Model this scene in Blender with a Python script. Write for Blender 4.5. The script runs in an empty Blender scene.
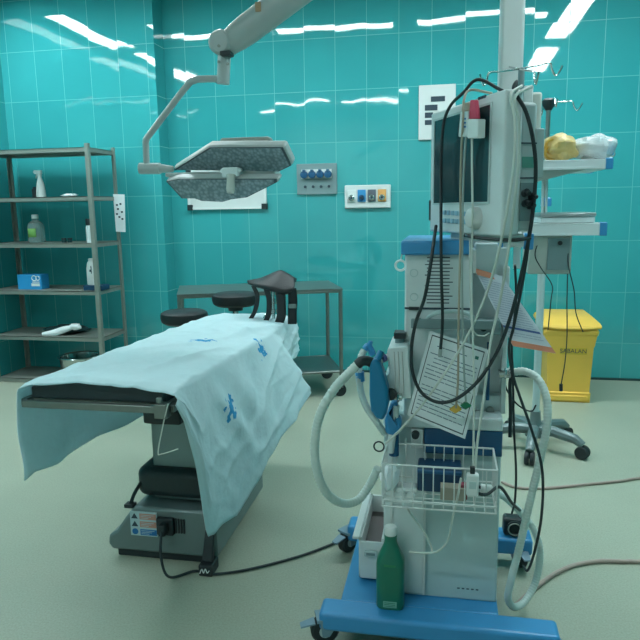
import bpy, bmesh, math, random
from mathutils import Vector, Matrix, noise
random.seed(7)
SC = bpy.context.scene
COL = SC.collection
PI = math.pi
V = Vector

# ------------------------------------------------------------------ camera
F = 650.0
CAM = V((0, 0, 1.5))
yaw, pitch, roll = math.radians(11), math.radians(-9.8), math.radians(0.9)
fwd = V((-math.sin(yaw)*math.cos(pitch), math.cos(yaw)*math.cos(pitch), math.sin(pitch)))
r0 = V((math.cos(yaw), math.sin(yaw), 0)); u0 = r0.cross(fwd)
rgt = r0*math.cos(roll) - u0*math.sin(roll)
upv = u0*math.cos(roll) + r0*math.sin(roll)
cd = bpy.data.cameras.new('camera'); cam = bpy.data.objects.new('camera', cd); COL.objects.link(cam)
cd.sensor_width = 36; cd.lens = 36*F/640; cd.clip_start = 0.05
cam.matrix_world = Matrix(((rgt.x, upv.x, -fwd.x, CAM.x), (rgt.y, upv.y, -fwd.y, CAM.y), (rgt.z, upv.z, -fwd.z, CAM.z), (0, 0, 0, 1)))
SC.camera = cam

def ray(x, y): return fwd + rgt*((x-320)/F) - upv*((y-320)/F)
def A(x, y, Y):                      # photo point on the plane at depth Y
    d = ray(x, y); return CAM + d*(Y/d.y)
def Z(x, y, z):                      # photo point at height z
    d = ray(x, y); return CAM + d*((z-1.5)/d.z)
def PX(x, y, X):                     # photo point on the plane at X
    d = ray(x, y); return CAM + d*(X/d.x)
def onplane(x, y, p, n):
    d = ray(x, y); return CAM + d*((p-CAM).dot(n)/d.dot(n))

# ------------------------------------------------------------------ materials
def lin(c):
    return tuple(((v/255)/12.92 if v/255 <= 0.04045 else ((v/255+0.055)/1.055)**2.4) for v in c)
MATS = {}
def mat(name, rgb, rough=0.5, metal=0.0, var=0.06, scale=12.0, bump=0.0, bscale=60.0, spec=0.5, trans=0.0, alpha=1.0, coat=0.0, emit=0.0):
    m = bpy.data.materials.new(name); m.use_nodes = True
    nt = m.node_tree; b = nt.nodes['Principled BSDF']
    c = lin(rgb)
    tc = nt.nodes.new('ShaderNodeTexCoord')
    n = nt.nodes.new('ShaderNodeTexNoise'); n.inputs['Scale'].default_value = scale; n.inputs['Detail'].default_value = 4
    nt.links.new(tc.outputs['Object'], n.inputs['Vector'])
    mx = nt.nodes.new('ShaderNodeMix'); mx.data_type = 'RGBA'
    mx.inputs[6].default_value = tuple(max(0, v*(1-var)) for v in c)+(1,)
    mx.inputs[7].default_value = tuple(min(1, v*(1+var)) for v in c)+(1,)
    nt.links.new(n.outputs['Fac'], mx.inputs[0])
    nt.links.new(mx.outputs[2], b.inputs['Base Color'])
    b.inputs['Roughness'].default_value = rough; b.inputs['Metallic'].default_value = metal
    b.inputs['Specular IOR Level'].default_value = spec
    b.inputs['Transmission Weight'].default_value = trans; b.inputs['Alpha'].default_value = alpha
    b.inputs['Coat Weight'].default_value = coat
    if bump > 0:
        n2 = nt.nodes.new('ShaderNodeTexNoise'); n2.inputs['Scale'].default_value = bscale; n2.inputs['Detail'].default_value = 3
        nt.links.new(tc.outputs['Object'], n2.inputs['Vector'])
        bp = nt.nodes.new('ShaderNodeBump'); bp.inputs['Strength'].default_value = bump; bp.inputs['Distance'].default_value = 0.01
        nt.links.new(n2.outputs['Fac'], bp.inputs['Height']); nt.links.new(bp.outputs['Normal'], b.inputs['Normal'])
    MATS[name] = m
    return m

def math_node(nt, op, a, b=None, clamp=False):
    n = nt.nodes.new('ShaderNodeMath'); n.operation = op; n.use_clamp = clamp
    for i, v in enumerate((a, b)):
        if v is None: continue
        if isinstance(v, (int, float)): n.inputs[i].default_value = v
        else: nt.links.new(v, n.inputs[i])
    return n.outputs[0]

def tile_mat(name, axis, off):
    TW, TH, ZO = 0.272, 0.4345, 2.497
    m = bpy.data.materials.new(name); m.use_nodes = True; nt = m.node_tree; b = nt.nodes['Principled BSDF']
    g = nt.nodes.new('ShaderNodeNewGeometry'); s = nt.nodes.new('ShaderNodeSeparateXYZ')
    nt.links.new(g.outputs['Position'], s.inputs[0])
    u = math_node(nt, 'DIVIDE', math_node(nt, 'SUBTRACT', s.outputs[axis], off), TW)
    v = math_node(nt, 'DIVIDE', math_node(nt, 'SUBTRACT', s.outputs[2], ZO), TH)
    def edge(t, size, w):
        fr = math_node(nt, 'FRACT', t)
        d = math_node(nt, 'MINIMUM', fr, math_node(nt, 'SUBTRACT', 1.0, fr))
        d = math_node(nt, 'MULTIPLY', d, size)
        return math_node(nt, 'LESS_THAN', d, w)
    gr = math_node(nt, 'MAXIMUM', edge(u, TW, 0.0026), edge(v, TH, 0.0024))
    cm = nt.nodes.new('ShaderNodeCombineXYZ')
    nt.links.new(math_node(nt, 'FLOOR', u), cm.inputs[0]); nt.links.new(math_node(nt, 'FLOOR', v), cm.inputs[1])
    wn = nt.nodes.new('ShaderNodeTexWhiteNoise'); wn.noise_dimensions = '3D'; nt.links.new(cm.outputs[0], wn.inputs['Vector'])
    # tile colour
    no = nt.nodes.new('ShaderNodeTexNoise'); no.inputs['Scale'].default_value = 2.2; no.inputs['Detail'].default_value = 5
    nt.links.new(g.outputs['Position'], no.inputs['Vector'])
    f = math_node(nt, 'ADD', math_node(nt, 'MULTIPLY', wn.outputs['Value'], 0.35), math_node(nt, 'MULTIPLY', no.outputs['Fac'], 0.65))
    mx = nt.nodes.new('ShaderNodeMix'); mx.data_type = 'RGBA'
    mx.inputs[6].default_value = lin(TILE_A)+(1,); mx.inputs[7].default_value = lin(TILE_B)+(1,)
    nt.links.new(f, mx.inputs[0])
    m2 = nt.nodes.new('ShaderNodeMix'); m2.data_type = 'RGBA'; m2.inputs[7].default_value = lin((105, 190, 190))+(1,)
    nt.links.new(math_node(nt, 'MULTIPLY', gr, 0.5), m2.inputs[0]); nt.links.new(mx.outputs[2], m2.inputs[6])
    nt.links.new(m2.outputs[2], b.inputs['Base Color'])
    nt.links.new(math_node(nt, 'ADD', math_node(nt, 'MULTIPLY', gr, 0.4), 0.035), b.inputs['Roughness'])
    b.inputs['Specular IOR Level'].default_value = 0.75
    # every tile sits a hair out of true, and its glaze waves a little
    sub = nt.nodes.new('ShaderNodeVectorMath'); sub.operation = 'SUBTRACT'; sub.inputs[1].default_value = (0.5, 0.5, 0.5)
    nt.links.new(wn.outputs['Color'], sub.inputs[0])
    sc = nt.nodes.new('ShaderNodeVectorMath'); sc.operation = 'SCALE'; sc.inputs['Scale'].default_value = 0.02
    nt.links.new(sub.outputs[0], sc.inputs[0])
    n3 = nt.nodes.new('ShaderNodeTexNoise'); n3.inputs['Scale'].default_value = 3.5; n3.inputs['Detail'].default_value = 1
    nt.links.new(g.outputs['Position'], n3.inputs['Vector'])
    bp = nt.nodes.new('ShaderNodeBump'); bp.inputs['Strength'].default_value = 0.25; bp.inputs['Distance'].default_value = 0.006
    nt.links.new(n3.outputs['Fac'], bp.inputs['Height'])
    ad = nt.nodes.new('ShaderNodeVectorMath'); ad.operation = 'ADD'
    nt.links.new(bp.outputs['Normal'], ad.inputs[0]); nt.links.new(sc.outputs[0], ad.inputs[1])
    nm = nt.nodes.new('ShaderNodeVectorMath'); nm.operation = 'NORMALIZE'; nt.links.new(ad.outputs[0], nm.inputs[0])
    nt.links.new(nm.outputs[0], b.inputs['Normal'])
    return m

def floor_mat():
    m = bpy.data.materials.new('speckled_vinyl'); m.use_nodes = True; nt = m.node_tree; b = nt.nodes['Principled BSDF']
    g = nt.nodes.new('ShaderNodeNewGeometry')
    n1 = nt.nodes.new('ShaderNodeTexNoise'); n1.inputs['Scale'].default_value = 130; n1.inputs['Detail'].default_value = 3
    n2 = nt.nodes.new('ShaderNodeTexNoise'); n2.inputs['Scale'].default_value = 1.3; n2.inputs['Detail'].default_value = 4
    vo = nt.nodes.new('ShaderNodeTexVoronoi'); vo.inputs['Scale'].default_value = 105
    for n in (n1, n2, vo): nt.links.new(g.outputs['Position'], n.inputs['Vector'])
    r = nt.nodes.new('ShaderNodeValToRGB'); e = r.color_ramp.elements
    e[0].position = 0.33; e[0].color = lin(FLOOR_A)+(1,); e[1].position = 0.62; e[1].color = lin(FLOOR_B)+(1,)
    f = math_node(nt, 'ADD', math_node(nt, 'MULTIPLY', n1.outputs['Fac'], 0.6), math_node(nt, 'MULTIPLY', n2.outputs['Fac'], 0.4))
    nt.links.new(f, r.inputs[0])
    sp = math_node(nt, 'LESS_THAN', vo.outputs['Distance'], 0.16)
    mx = nt.nodes.new('ShaderNodeMix'); mx.data_type = 'RGBA'; mx.inputs[7].default_value = lin(FLOOR_C)+(1,)
    nt.links.new(math_node(nt, 'MULTIPLY', sp, 0.4), mx.inputs[0]); nt.links.new(r.outputs[0], mx.inputs[6])
    nt.links.new(mx.outputs[2], b.inputs['Base Color'])
    b.inputs['Roughness'].default_value = 0.42; b.inputs['Specular IOR Level'].default_value = 0.35
    return m

# ------------------------------------------------------------------ mesh builder
class MB:
    def __init__(s): s.v = []; s.f = []
    def add(s, vs, fs):
        o = len(s.v); s.v += [V(p) for p in vs]; s.f += [tuple(i+o for i in f) for f in fs]; return s
    def box(s, a, b, M=None):
        x0, y0, z0 = (min(a[i], b[i]) for i in range(3)); x1, y1, z1 = (max(a[i], b[i]) for i in range(3))
        vs = [V((x, y, z)) for z in (z0, z1) for y in (y0, y1) for x in (x0, x1)]
        if M: vs = [M @ p for p in vs]
        return s.add(vs, [(0, 2, 3, 1), (4, 5, 7, 6), (0, 1, 5, 4), (2, 6, 7, 3), (0, 4, 6, 2), (1, 3, 7, 5)])
    def prism(s, poly, vec):
        n = len(poly); vec = V(vec); a = [V(p) for p in poly]; b = [p+vec for p in a]
        nrm = V((0, 0, 0))
        for i in range(n): nrm += a[i].cross(a[(i+1) % n])
        if nrm.dot(vec) > 0: a.reverse(); b.reverse()
        return s.add(a+b, [tuple(range(n)), tuple(range(2*n-1, n-1, -1))] + [(i, i+n, (i+1) % n+n, (i+1) % n) for i in range(n)])
    def cyl(s, p0, p1, r0, r1=None, n=16):
        r1 = r0 if r1 is None else r1
        return s.sweep([V(p0), V(p1)], [r0, r1], n)
    def sweep(s, pts, rad, n=10, caps=True):
        pts = [V(p) for p in pts]
        if not isinstance(rad, (list, tuple)): rad = [rad]*len(pts)
        t = (pts[1]-pts[0]).normalized()
        a = V((0, 0, 1)) if abs(t.z) < 0.9 else V((1, 0, 0))
        nx = t.cross(a).normalized(); vs = []
        for i, p in enumerate(pts):
            q = pts[min(i+1, len(pts)-1)]-pts[max(i-1, 0)]
            if q.length > 1e-9: t = q.normalized()
            nx = (nx-t*nx.dot(t)).normalized(); ny = t.cross(nx)
            for k in range(n):
                an = 2*PI*k/n; vs.append(p+(nx*math.cos(an)+ny*math.sin(an))*rad[i])
        fs = []
        for i in range(len(pts)-1):
            for k in range(n):
                k2 = (k+1) % n; fs.append((i*n+k, i*n+k2, (i+1)*n+k2, (i+1)*n+k))
        if caps:
            fs.append(tuple(range(n-1, -1, -1))); fs.append(tuple((len(pts)-1)*n+k for k in range(n)))
        return s.add(vs, fs)
    def tube(s, ctrl, r, n=8, sub=8):
        return s.sweep(spline(ctrl, sub), r, n)
    def hose(s, ctrl, r, pitch=0.012, n=12):                         # corrugated hose
        pts = spline(ctrl, 24); out = []; L = 0; res = [pts[0]]
        step = pitch/4; acc = 0
        for i in range(1, len(pts)):
            d = (pts[i]-pts[i-1]); l = d.length; pos = step-acc
            while pos <= l:
                res.append(pts[i-1]+d*(pos/l)); pos += step
            acc = l-(pos-step)
        rad = [r*(1+0.055*(1, 0, -1, 0)[i % 4]) for i in range(len(res))]
        return s.sweep(res, rad, n)
    def lathe(s, prof, c=(0, 0, 0), axis=(0, 0, 1), n=20):
        c = V(c); ax = V(axis).normalized(); a = V((1, 0, 0)) if abs(ax.x) < 0.9 else V((0, 1, 0))
        e1 = (a-ax*a.dot(ax)).normalized(); e2 = ax.cross(e1); vs = []; fs = []
        for (r, h) in prof:
            for k in range(n):
                an = 2*PI*k/n; vs.append(c+ax*h+(e1*math.cos(an)+e2*math.sin(an))*max(r, 1e-4))
        for i in range(len(prof)-1):
            for k in range(n):
                k2 = (k+1) % n; fs.append((i*n+k, i*n+k2, (i+1)*n+k2, (i+1)*n+k))
        fs.append(tuple(range(n-1, -1, -1))); fs.append(tuple((len(prof)-1)*n+k for k in range(n)))
        return s.add(vs, fs)
    def torus(s, c, axis, R, r, n=24, m=8):
        c = V(c); ax = V(axis).normalized(); a = V((1, 0, 0)) if abs(ax.x) < 0.9 else V((0, 1, 0))
        e1 = (a-ax*a.dot(ax)).normalized(); e2 = ax.cross(e1); vs = []; fs = []
        for i in range(n):
            d = e1*math.cos(2*PI*i/n)+e2*math.sin(2*PI*i/n)
            for k in range(m):
                an = 2*PI*k/m; vs.append(c+d*(R+r*math.cos(an))+ax*r*math.sin(an))
        for i in range(n):
            for k in range(m): fs.append((i*m+k, ((i+1) % n)*m+k, ((i+1) % n)*m+(k+1) % m, i*m+(k+1) % m))
        return s.add(vs, fs)
    def blob(s, c, rad, n=14, m=9, amp=0.0, sc=6.0, seed=0.0):       # lumpy ellipsoid
        c = V(c); prof = []; vs = []; fs = []
        for i in range(m+1):
            th = PI*i/m
            for k in range(n):
                an = 2*PI*k/n; d = V((math.sin(th)*math.cos(an), math.sin(th)*math.sin(an), -math.cos(th)))
                k_ = 1+amp*noise.noise(d*sc+V((seed, seed, seed)))
                vs.append(c+V((d.x*rad[0], d.y*rad[1], d.z*rad[2]))*k_)
        for i in range(m):
            for k in range(n): fs.append((i*n+k, i*n+(k+1) % n, (i+1)*n+(k+1) % n, (i+1)*n+k))
        return s.add(vs, fs)
    def grid(s, rows):                                               # rows of equal length
        n = len(rows[0]); vs = [p for r in rows for p in r]
        return s.add(vs, [(i*n+k, i*n+k+1, (i+1)*n+k+1, (i+1)*n+k) for i in range(len(rows)-1) for k in range(n-1)])
    def tilt(s, k=.033, y0=1.985):                                   # lean along the table's length
        for p in s.v: p.z -= k*(p.y-y0)
        return s
    def center_base(s):
        xs = [p.x for p in s.v]; ys = [p.y for p in s.v]; zs = [p.z for p in s.v]
        return V(((min(xs)+max(xs))/2, (min(ys)+max(ys))/2, min(zs)))
    def build(s, name, m, parent=None, bevel=0.0, solid=0.0, seg=2, sharp=35, fix=True):
        org = V(parent['_o']) if parent is not None else s.center_base()
        me = bpy.data.meshes.new(name); me.from_pydata([tuple(p-org) for p in s.v], [], s.f); me.update()
        if fix:
            bm = bmesh.new(); bm.from_mesh(me); bmesh.ops.remove_doubles(bm, verts=bm.verts, dist=1e-5)
            bmesh.ops.recalc_face_normals(bm, faces=bm.faces); bm.to_mesh(me); bm.free()
        me.polygons.foreach_set('use_smooth', [True]*len(me.polygons)); me.set_sharp_from_angle(angle=math.radians(sharp))
        o = bpy.data.objects.new(name, me); COL.objects.link(o); me.materials.append(m)
        if parent is not None: o.parent = parent
        else: o.location = org
        o['_o'] = tuple(org)
        if solid: md = o.modifiers.new('solid', 'SOLIDIFY'); md.thickness = solid; md.offset = -1
        if bevel: md = o.modifiers.new('bevel', 'BEVEL'); md.width = bevel; md.segments = seg; md.limit_method = 'ANGLE'; md.angle_limit = math.radians(40); md.harden_normals = False
        return o

def spline(ctrl, sub=8):
    P = [V(p) for p in ctrl]
    if len(P) == 2: return [P[0].lerp(P[1], i/sub) for i in range(sub+1)]
    P = [P[0]*2-P[1]]+P+[P[-1]*2-P[-2]]; out = []
    for i in range(1, len(P)-2):
        p0, p1, p2, p3 = P[i-1:i+3]
        for k in range(sub):
            t = k/sub
            out.append(0.5*((2*p1)+(p2-p0)*t+(2*p0-5*p1+4*p2-p3)*t*t+(3*p1-p0-3*p2+p3)*t**3))
    out.append(P[-2]); return out

def thing(name, label, cat, org, group=None):
    o = bpy.data.objects.new(name, None); COL.objects.link(o); o.location = V(org); o.empty_display_size = 0.1
    o['_o'] = tuple(org); o['label'] = label; o['category'] = cat
    if group: o['group'] = group
    return o
def tag(o, label, cat, group=None):
    o['label'] = label; o['category'] = cat
    if group: o['group'] = group
    return o
def struct(name, mb, m, **k):
    o = mb.build(name, m, **k); o['kind'] = 'structure'; return o
def text_mb(s, size, org, ex, ey, depth=0.0015):                     # lettering as mesh
    cu = bpy.data.curves.new('t', 'FONT'); cu.body = s; cu.size = size; cu.extrude = depth; cu.align_x = 'CENTER'; cu.align_y = 'CENTER'
    o = bpy.data.objects.new('t', cu); COL.objects.link(o)
    me = bpy.data.meshes.new_from_object(o.evaluated_get(bpy.context.evaluated_depsgraph_get()))
    ex = V(ex).normalized(); ey = V(ey).normalized(); ez = ex.cross(ey)
    mb = MB(); mb.add([V(org)+ex*p.co.x+ey*p.co.y+ez*p.co.z for p in me.vertices], [tuple(f.vertices) for f in me.polygons])
    bpy.data.objects.remove(o); bpy.data.meshes.remove(me); bpy.data.curves.remove(cu)
    return mb
def rbox(mb, a, b, r=0.02, n=5, axis=2):                             # box with round corners about an axis
    a, b = V(a), V(b); i, j = [(1, 2), (0, 2), (0, 1)][axis]; poly = []
    for (ci, cj, st) in ((1, 1, 0), (0, 1, 1), (0, 0, 2), (1, 0, 3)):
        px = (b[i]-r) if ci else (a[i]+r); py = (b[j]-r) if cj else (a[j]+r)
        for k in range(n+1):
            an = (st+k/n)*PI/2; p = V((0, 0, 0)); p[i] = px+r*math.cos(an); p[j] = py+r*math.sin(an); p[axis] = a[axis]; poly.append(p)
    vec = V((0, 0, 0)); vec[axis] = b[axis]-a[axis]
    return mb.prism(poly, vec)
LAMP_COL = (0.84, 0.97, 1.0); LAMP_ST = 22.0; EXPO = 0.66
# ------------------------------------------------------------------ palette
TILE_A, TILE_B = (48, 148, 152), (62, 168, 170)
FLOOR_A, FLOOR_B, FLOOR_C = (148, 157, 140), (166, 174, 156), (112, 122, 110)
white = mat('white_enamel', (205, 212, 210), 0.35)
offwhite = mat('ivory_enamel', (178, 186, 178), 0.4)
armgrey = mat('grey_beige_enamel', (164, 174, 172), 0.35)
ceilm = mat('ceiling_paint', (205, 212, 208), 0.8)
steel = mat('brushed_steel', (128, 136, 132), 0.34, 0.8, 0.12, 30)
darksteel = mat('dull_steel', (140, 146, 138), 0.45, 0.35, 0.12, 20)
chrome = mat('chrome', (190, 198, 196), 0.15, 1.0)
black = mat('black_plastic', (30, 42, 45), 0.5, 0, 0.15)
blackpad = mat('black_upholstery', (34, 50, 54), 0.45, 0, 0.15, 20, 0.15, 90)
leather = mat('black_leather', (17, 25, 28), 0.5, 0, 0.15, 20, 0.15, 90)
rubber = mat('black_rubber', (32, 44, 47), 0.6, 0, 0.1)
blue = mat('blue_enamel', (56, 142, 196), 0.35, 0, 0.05)
dkblue = mat('dark_blue_enamel', (22, 82, 122), 0.4)
navy = mat('navy_plastic', (22, 62, 92), 0.4)
clothm = mat('pale_blue_drape', (212, 236, 240), 0.85, 0, 0.04, 25, 0.55, 30, 0.2)
whitep = mat('white_plastic', (215, 222, 220), 0.4)
paper = mat('white_paper', (226, 234, 236), 0.8)
ink = mat('dark_ink', (50, 66, 78), 0.8)
panelg = mat('pale_grey_panel', (206, 218, 218), 0.45)
panelg2 = mat('grey_green_panel', (176, 198, 198), 0.45)
monm = mat('monitor_plastic', (204, 214, 214), 0.45)
monside = mat('monitor_side_plastic', (178, 194, 194), 0.5)
screenm = mat('dark_screen', (36, 62, 68), 0.16, 0, 0.2, 4)
yellow = mat('yellow_plastic', (232, 186, 78), 0.45, 0, 0.05)
yellow2 = mat('yellow_bag_film', (238, 206, 128), 0.3, 0, 0.15, 14, 0.6, 60, 0.5, 0.2, 0.85)
film = mat('clear_film', (238, 244, 246), 0.15, 0, 0.06, 10, 0.7, 60, 0.6, 0.2, 0.6)
greenb = mat('green_bottle_plastic', (26, 112, 90), 0.3, 0, 0.1)
tbase = mat('table_base_enamel', (104, 122, 122), 0.35, 0.2)
tcol = mat('table_column_enamel', (132, 152, 152), 0.4, 0.2)
hosem = mat('white_corrugated_hose', (200, 214, 208), 0.4)
clearhose = mat('clear_hose_plastic', (222, 236, 234), 0.25, trans=0.3)
cableg = mat('grey_cable', (150, 166, 162), 0.5)
cablew = mat('white_cable', (200, 208, 200), 0.5)
cableb = mat('beige_cable', (166, 158, 140), 0.5)
pinkhose = mat('pinkish_hose', (170, 152, 142), 0.5)
tealbag = mat('teal_blue_rubber', (14, 116, 156), 0.4)
lens = None
outgrey = mat('grey_panel', (116, 140, 142), 0.45)
orange = mat('orange_print', (212, 138, 110), 0.7)
pink = mat('pink_strap', (206, 66, 96), 0.6)
glovebox = mat('blue_carton', (36, 146, 206), 0.6)
greenl = mat('green_label', (120, 176, 90), 0.6)
clearb = mat('clear_bottle', (200, 222, 220), 0.1, trans=0.75)
brown = mat('brown_drawer_lining', (104, 96, 96), 0.6)
tealcloth = mat('dark_teal_cloth', (22, 60, 62), 0.9)
leg_green = mat('green_clip', (16, 110, 76), 0.4)
ochre = mat('yellow_clip', (214, 172, 70), 0.4)
stickerw = mat('sticker_white', (170, 196, 200), 0.6)
stickero = mat('sticker_orange', (188, 138, 122), 0.6)
stickerb = mat('sticker_blue', (30, 110, 170), 0.6)

def led_lens():
    m = bpy.data.materials.new('led_lens'); m.use_nodes = True; nt = m.node_tree; b = nt.nodes['Principled BSDF']
    tc = nt.nodes.new('ShaderNodeTexCoord'); vo = nt.nodes.new('ShaderNodeTexVoronoi'); vo.inputs['Scale'].default_value = 62
    nt.links.new(tc.outputs['Object'], vo.inputs['Vector'])
    r = nt.nodes.new('ShaderNodeValToRGB'); e = r.color_ramp.elements
    e[0].position = 0.15; e[0].color = lin((146, 162, 168))+(1,); e[1].position = 0.7; e[1].color = lin((108, 128, 134))+(1,)
    nt.links.new(vo.outputs['Distance'], r.inputs[0]); nt.links.new(r.outputs[0], b.inputs['Base Color'])
    b.inputs['Roughness'].default_value = 0.12
    bp = nt.nodes.new('ShaderNodeBump'); bp.inputs['Strength'].default_value = 0.25; bp.inputs['Distance'].default_value = 0.004
    nt.links.new(vo.outputs['Distance'], bp.inputs['Height']); nt.links.new(bp.outputs['Normal'], b.inputs['Normal'])
    return m
lens = led_lens(); lensrim = mat('dark_lens_rim', (58, 76, 80), .35)
def translucent(m, k):
    nt = m.node_tree; b = nt.nodes['Principled BSDF']; out = nt.nodes['Material Output']
    t = nt.nodes.new('ShaderNodeBsdfTranslucent'); x = nt.nodes.new('ShaderNodeMixShader'); x.inputs[0].default_value = k
    nt.links.new(b.inputs['Base Color'].links[0].from_socket, t.inputs[0])
    nt.links.new(b.outputs[0], x.inputs[1]); nt.links.new(t.outputs[0], x.inputs[2]); nt.links.new(x.outputs[0], out.inputs['Surface'])

def print_cloth():                                                   # the drape with its three small blue prints
    m = clothm; nt = m.node_tree; b = nt.nodes['Principled BSDF']
    g = nt.nodes.new('ShaderNodeNewGeometry')
    src = b.inputs['Base Color'].links[0].from_socket
    n = nt.nodes.new('ShaderNodeTexNoise'); n.inputs['Scale'].default_value = 38; n.inputs['Detail'].default_value = 2
    nt.links.new(g.outputs['Position'], n.inputs['Vector'])
    tot = None
    for p, r in PRINTS:
        d = nt.nodes.new('ShaderNodeVectorMath'); d.operation = 'DISTANCE'; d.inputs[1].default_value = tuple(p)
        nt.links.new(g.outputs['Position'], d.inputs[0])
        f = math_node(nt, 'MULTIPLY', math_node(nt, 'SUBTRACT', 1.0, math_node(nt, 'DIVIDE', d.outputs['Value'], r)), 0.35)
        k = math_node(nt, 'GREATER_THAN', math_node(nt, 'ADD', n.outputs['Fac'], f), 0.66)
        k = math_node(nt, 'MULTIPLY', k, math_node(nt, 'LESS_THAN', d.outputs['Value'], r))
        tot = k if tot is None else math_node(nt, 'MAXIMUM', tot, k)
    mx = nt.nodes.new('ShaderNodeMix'); mx.data_type = 'RGBA'; mx.inputs[7].default_value = lin((70, 166, 214))+(1,)
    nt.links.new(tot, mx.inputs[0]); nt.links.new(src, mx.inputs[6]); nt.links.new(mx.outputs[2], b.inputs['Base Color'])

# ------------------------------------------------------------------ the room
WY = 5.8; PYL = 5.6; PXR = -2.52; LX = -4.02; RX = 2.25; FY = -1.6; CH = 3.4
tileX = tile_mat('teal_wall_tiles', 0, -1.232); tileY = tile_mat('teal_side_wall_tiles', 1, 5.6)
struct('floor', MB().box((LX-.1, FY-.1, -.1), (RX+.1, WY+.1, 0)), floor_mat())
struct('ceiling', MB().box((LX-.1, FY-.1, CH), (RX+.1, WY+.1, CH+.1)), ceilm)
struct('wall_back', MB().box((PXR-.4, WY, 0), (RX+.1, WY+.1, CH)), tileX)
struct('wall_pilaster', MB().box((LX-.1, PYL, 0), (PXR, WY+.1, CH)), tileX)
struct('wall_left', MB().box((LX-.1, FY-.1, 0), (LX, PYL, CH)), tileY)
struct('wall_right', MB().box((RX, FY-.1, 0), (RX+.1, WY, CH)), tileY)
struct('wall_front', MB().box((LX, FY-.1, 0), (RX, FY, CH)), mat('pale_bounce_paint', (214, 218, 214), 0.7))  # unseen wall behind the camera, kept pale to bounce light onto front faces
struct('baseboard_back', MB().box((PXR, WY-.012, 0), (RX, WY, .018)), mat('dark_floor_joint', (30, 66, 66), 0.7))

def emit_mat(name, col, st):
    m = bpy.data.materials.new(name); m.use_nodes = True; b = m.node_tree.nodes['Principled BSDF']
    b.inputs['Base Color'].default_value = (.8, .8, .8, 1); b.inputs['Emission Color'].default_value = col+(1,); b.inputs['Emission Strength'].default_value = st
    return m
lampm = emit_mat('led_diffuser', LAMP_COL, LAMP_ST)
def ceiling_light(x, y, lx, ly, lab):
    t = thing('ceiling_light', lab, 'ceiling light', (x, y, CH-.03), 'linear ceiling lights')
    f = MB(); hx, hy, w = lx/2, ly/2, .02
    f.box((x-hx-w, y-hy-w, CH-.03), (x+hx+w, y-hy, CH)).box((x-hx-w, y+hy, CH-.03), (x+hx+w, y+hy+w, CH))
    f.box((x-hx-w, y-hy, CH-.03), (x-hx, y+hy, CH)).box((x+hx, y-hy, CH-.03), (x+hx+w, y+hy, CH))
    f.build('frame', white, t)
    MB().box((x-hx, y-hy, CH-.02), (x+hx, y+hy, CH-.004)).build('diffuser', lampm, t)
PL = 'white linear ceiling light shining on the tiles, '
for x, w in ((-2.46, 'far row at the rack side'), (-1.17, 'far row beyond the surgical lamp'), (0.3, 'far row beyond the white column')):
    ceiling_light(x, 4.45, 1.24, .2, PL+w)
for x, w in ((-2.75, 'near row at the left'), (-1.4, 'near row at the right')):
    ceiling_light(x, -.35, 1.24, .2, PL+w)
for y, w in ((4.35, 'left side nearest the rack'), (2.6, 'left side farther from the rack')): ceiling_light(-3.78, y, .22, 1.45, PL+w)
for y, w in ((4.1, 'right side nearest the back wall'), (2.3, 'right side farther from the back wall')): ceiling_light(1.2, y, .24, 1.35, PL+w)

# ------------------------------------------------------------------ things on the back wall
def wallrect(x0, y0, x1, y1, Y=WY):
    a = A(x0, y0, Y); b = A(x1, y1, Y); return a.x, a.z, b.x, b.z
# grey socket panel
x0, z1, x1, z0 = -1.314, 1.885, -.953, 1.618
t = thing('socket_panel', 'grey wall panel with four round blue sockets in a row', 'socket panel', ((x0+x1)/2, WY, z0))
MB().box((x0, WY-.02, z0), (x1, WY, z1)).build('plate', outgrey, t, bevel=.004)
MB().box((x0+.045, WY-.028, 1.755), (x1-.045, WY-.02, 1.835)).build('socket_strip', white, t)
for k in range(4):
    cx = x0+.072+k*.0715; cz = 1.79
    s = MB().lathe([(.0, 0), (.030, 0), (.033, .004), (.033, .03), (.026, .034), (0, .034)], (cx, WY-.026, cz), (0, -1, 0)).build('socket', dkblue, t)
    MB().box((cx-.012, WY-.07, cz+.024), (cx+.012, WY-.028, cz+.042))  .build('socket_lid', dkblue, s, bevel=.003)
    MB().lathe([(0, 0), (.012, 0), (.012, .012), (0, .014)], (cx+.005, WY-.02, 1.685), (0, -1, 0), 12).build('earth_stud', ink, t)
# white gas outlet panel
x0, z1, x1, z0 = -.883, 1.69, -.478, 1.49
t = thing('gas_outlet_panel', 'white wall panel with four medical gas outlets, white, blue, grey and orange', 'gas outlet panel', ((x0+x1)/2, WY, z0))
MB().box((x0, WY-.03, z0), (x1, WY, z1)).build('plate', white, t, bevel=.008)
for k, (c, m_) in enumerate((('white_outlet', whitep), ('blue_outlet', blue), ('dark_outlet', mat('dark_grey_outlet', (92, 98, 108), .5)), ('orange_outlet', mat('orange_outlet', (216, 160, 92), .5)))):
    cx = x0+.063+k*.089
    o = MB().box((cx-.036, WY-.04, z0+.055), (cx+.036, WY-.03, z0+.16)).build('outlet', m_, t, bevel=.003); o['label'] = c.replace('_', ' ')
    q = MB().lathe([(0, 0), (.026, 0), (.026, .014), (.018, .02), (.018, .012), (0, .012)], (cx, WY-.04, z0+.09), (0, -1, 0)).build('coupling', chrome if k != 1 else dkblue, o)
    MB().lathe([(0, 0), (.011, 0), (.011, .005), (0, .005)], (cx, WY-.053, z0+.09), (0, -1, 0), 12).build('port', ink, o)
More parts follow.
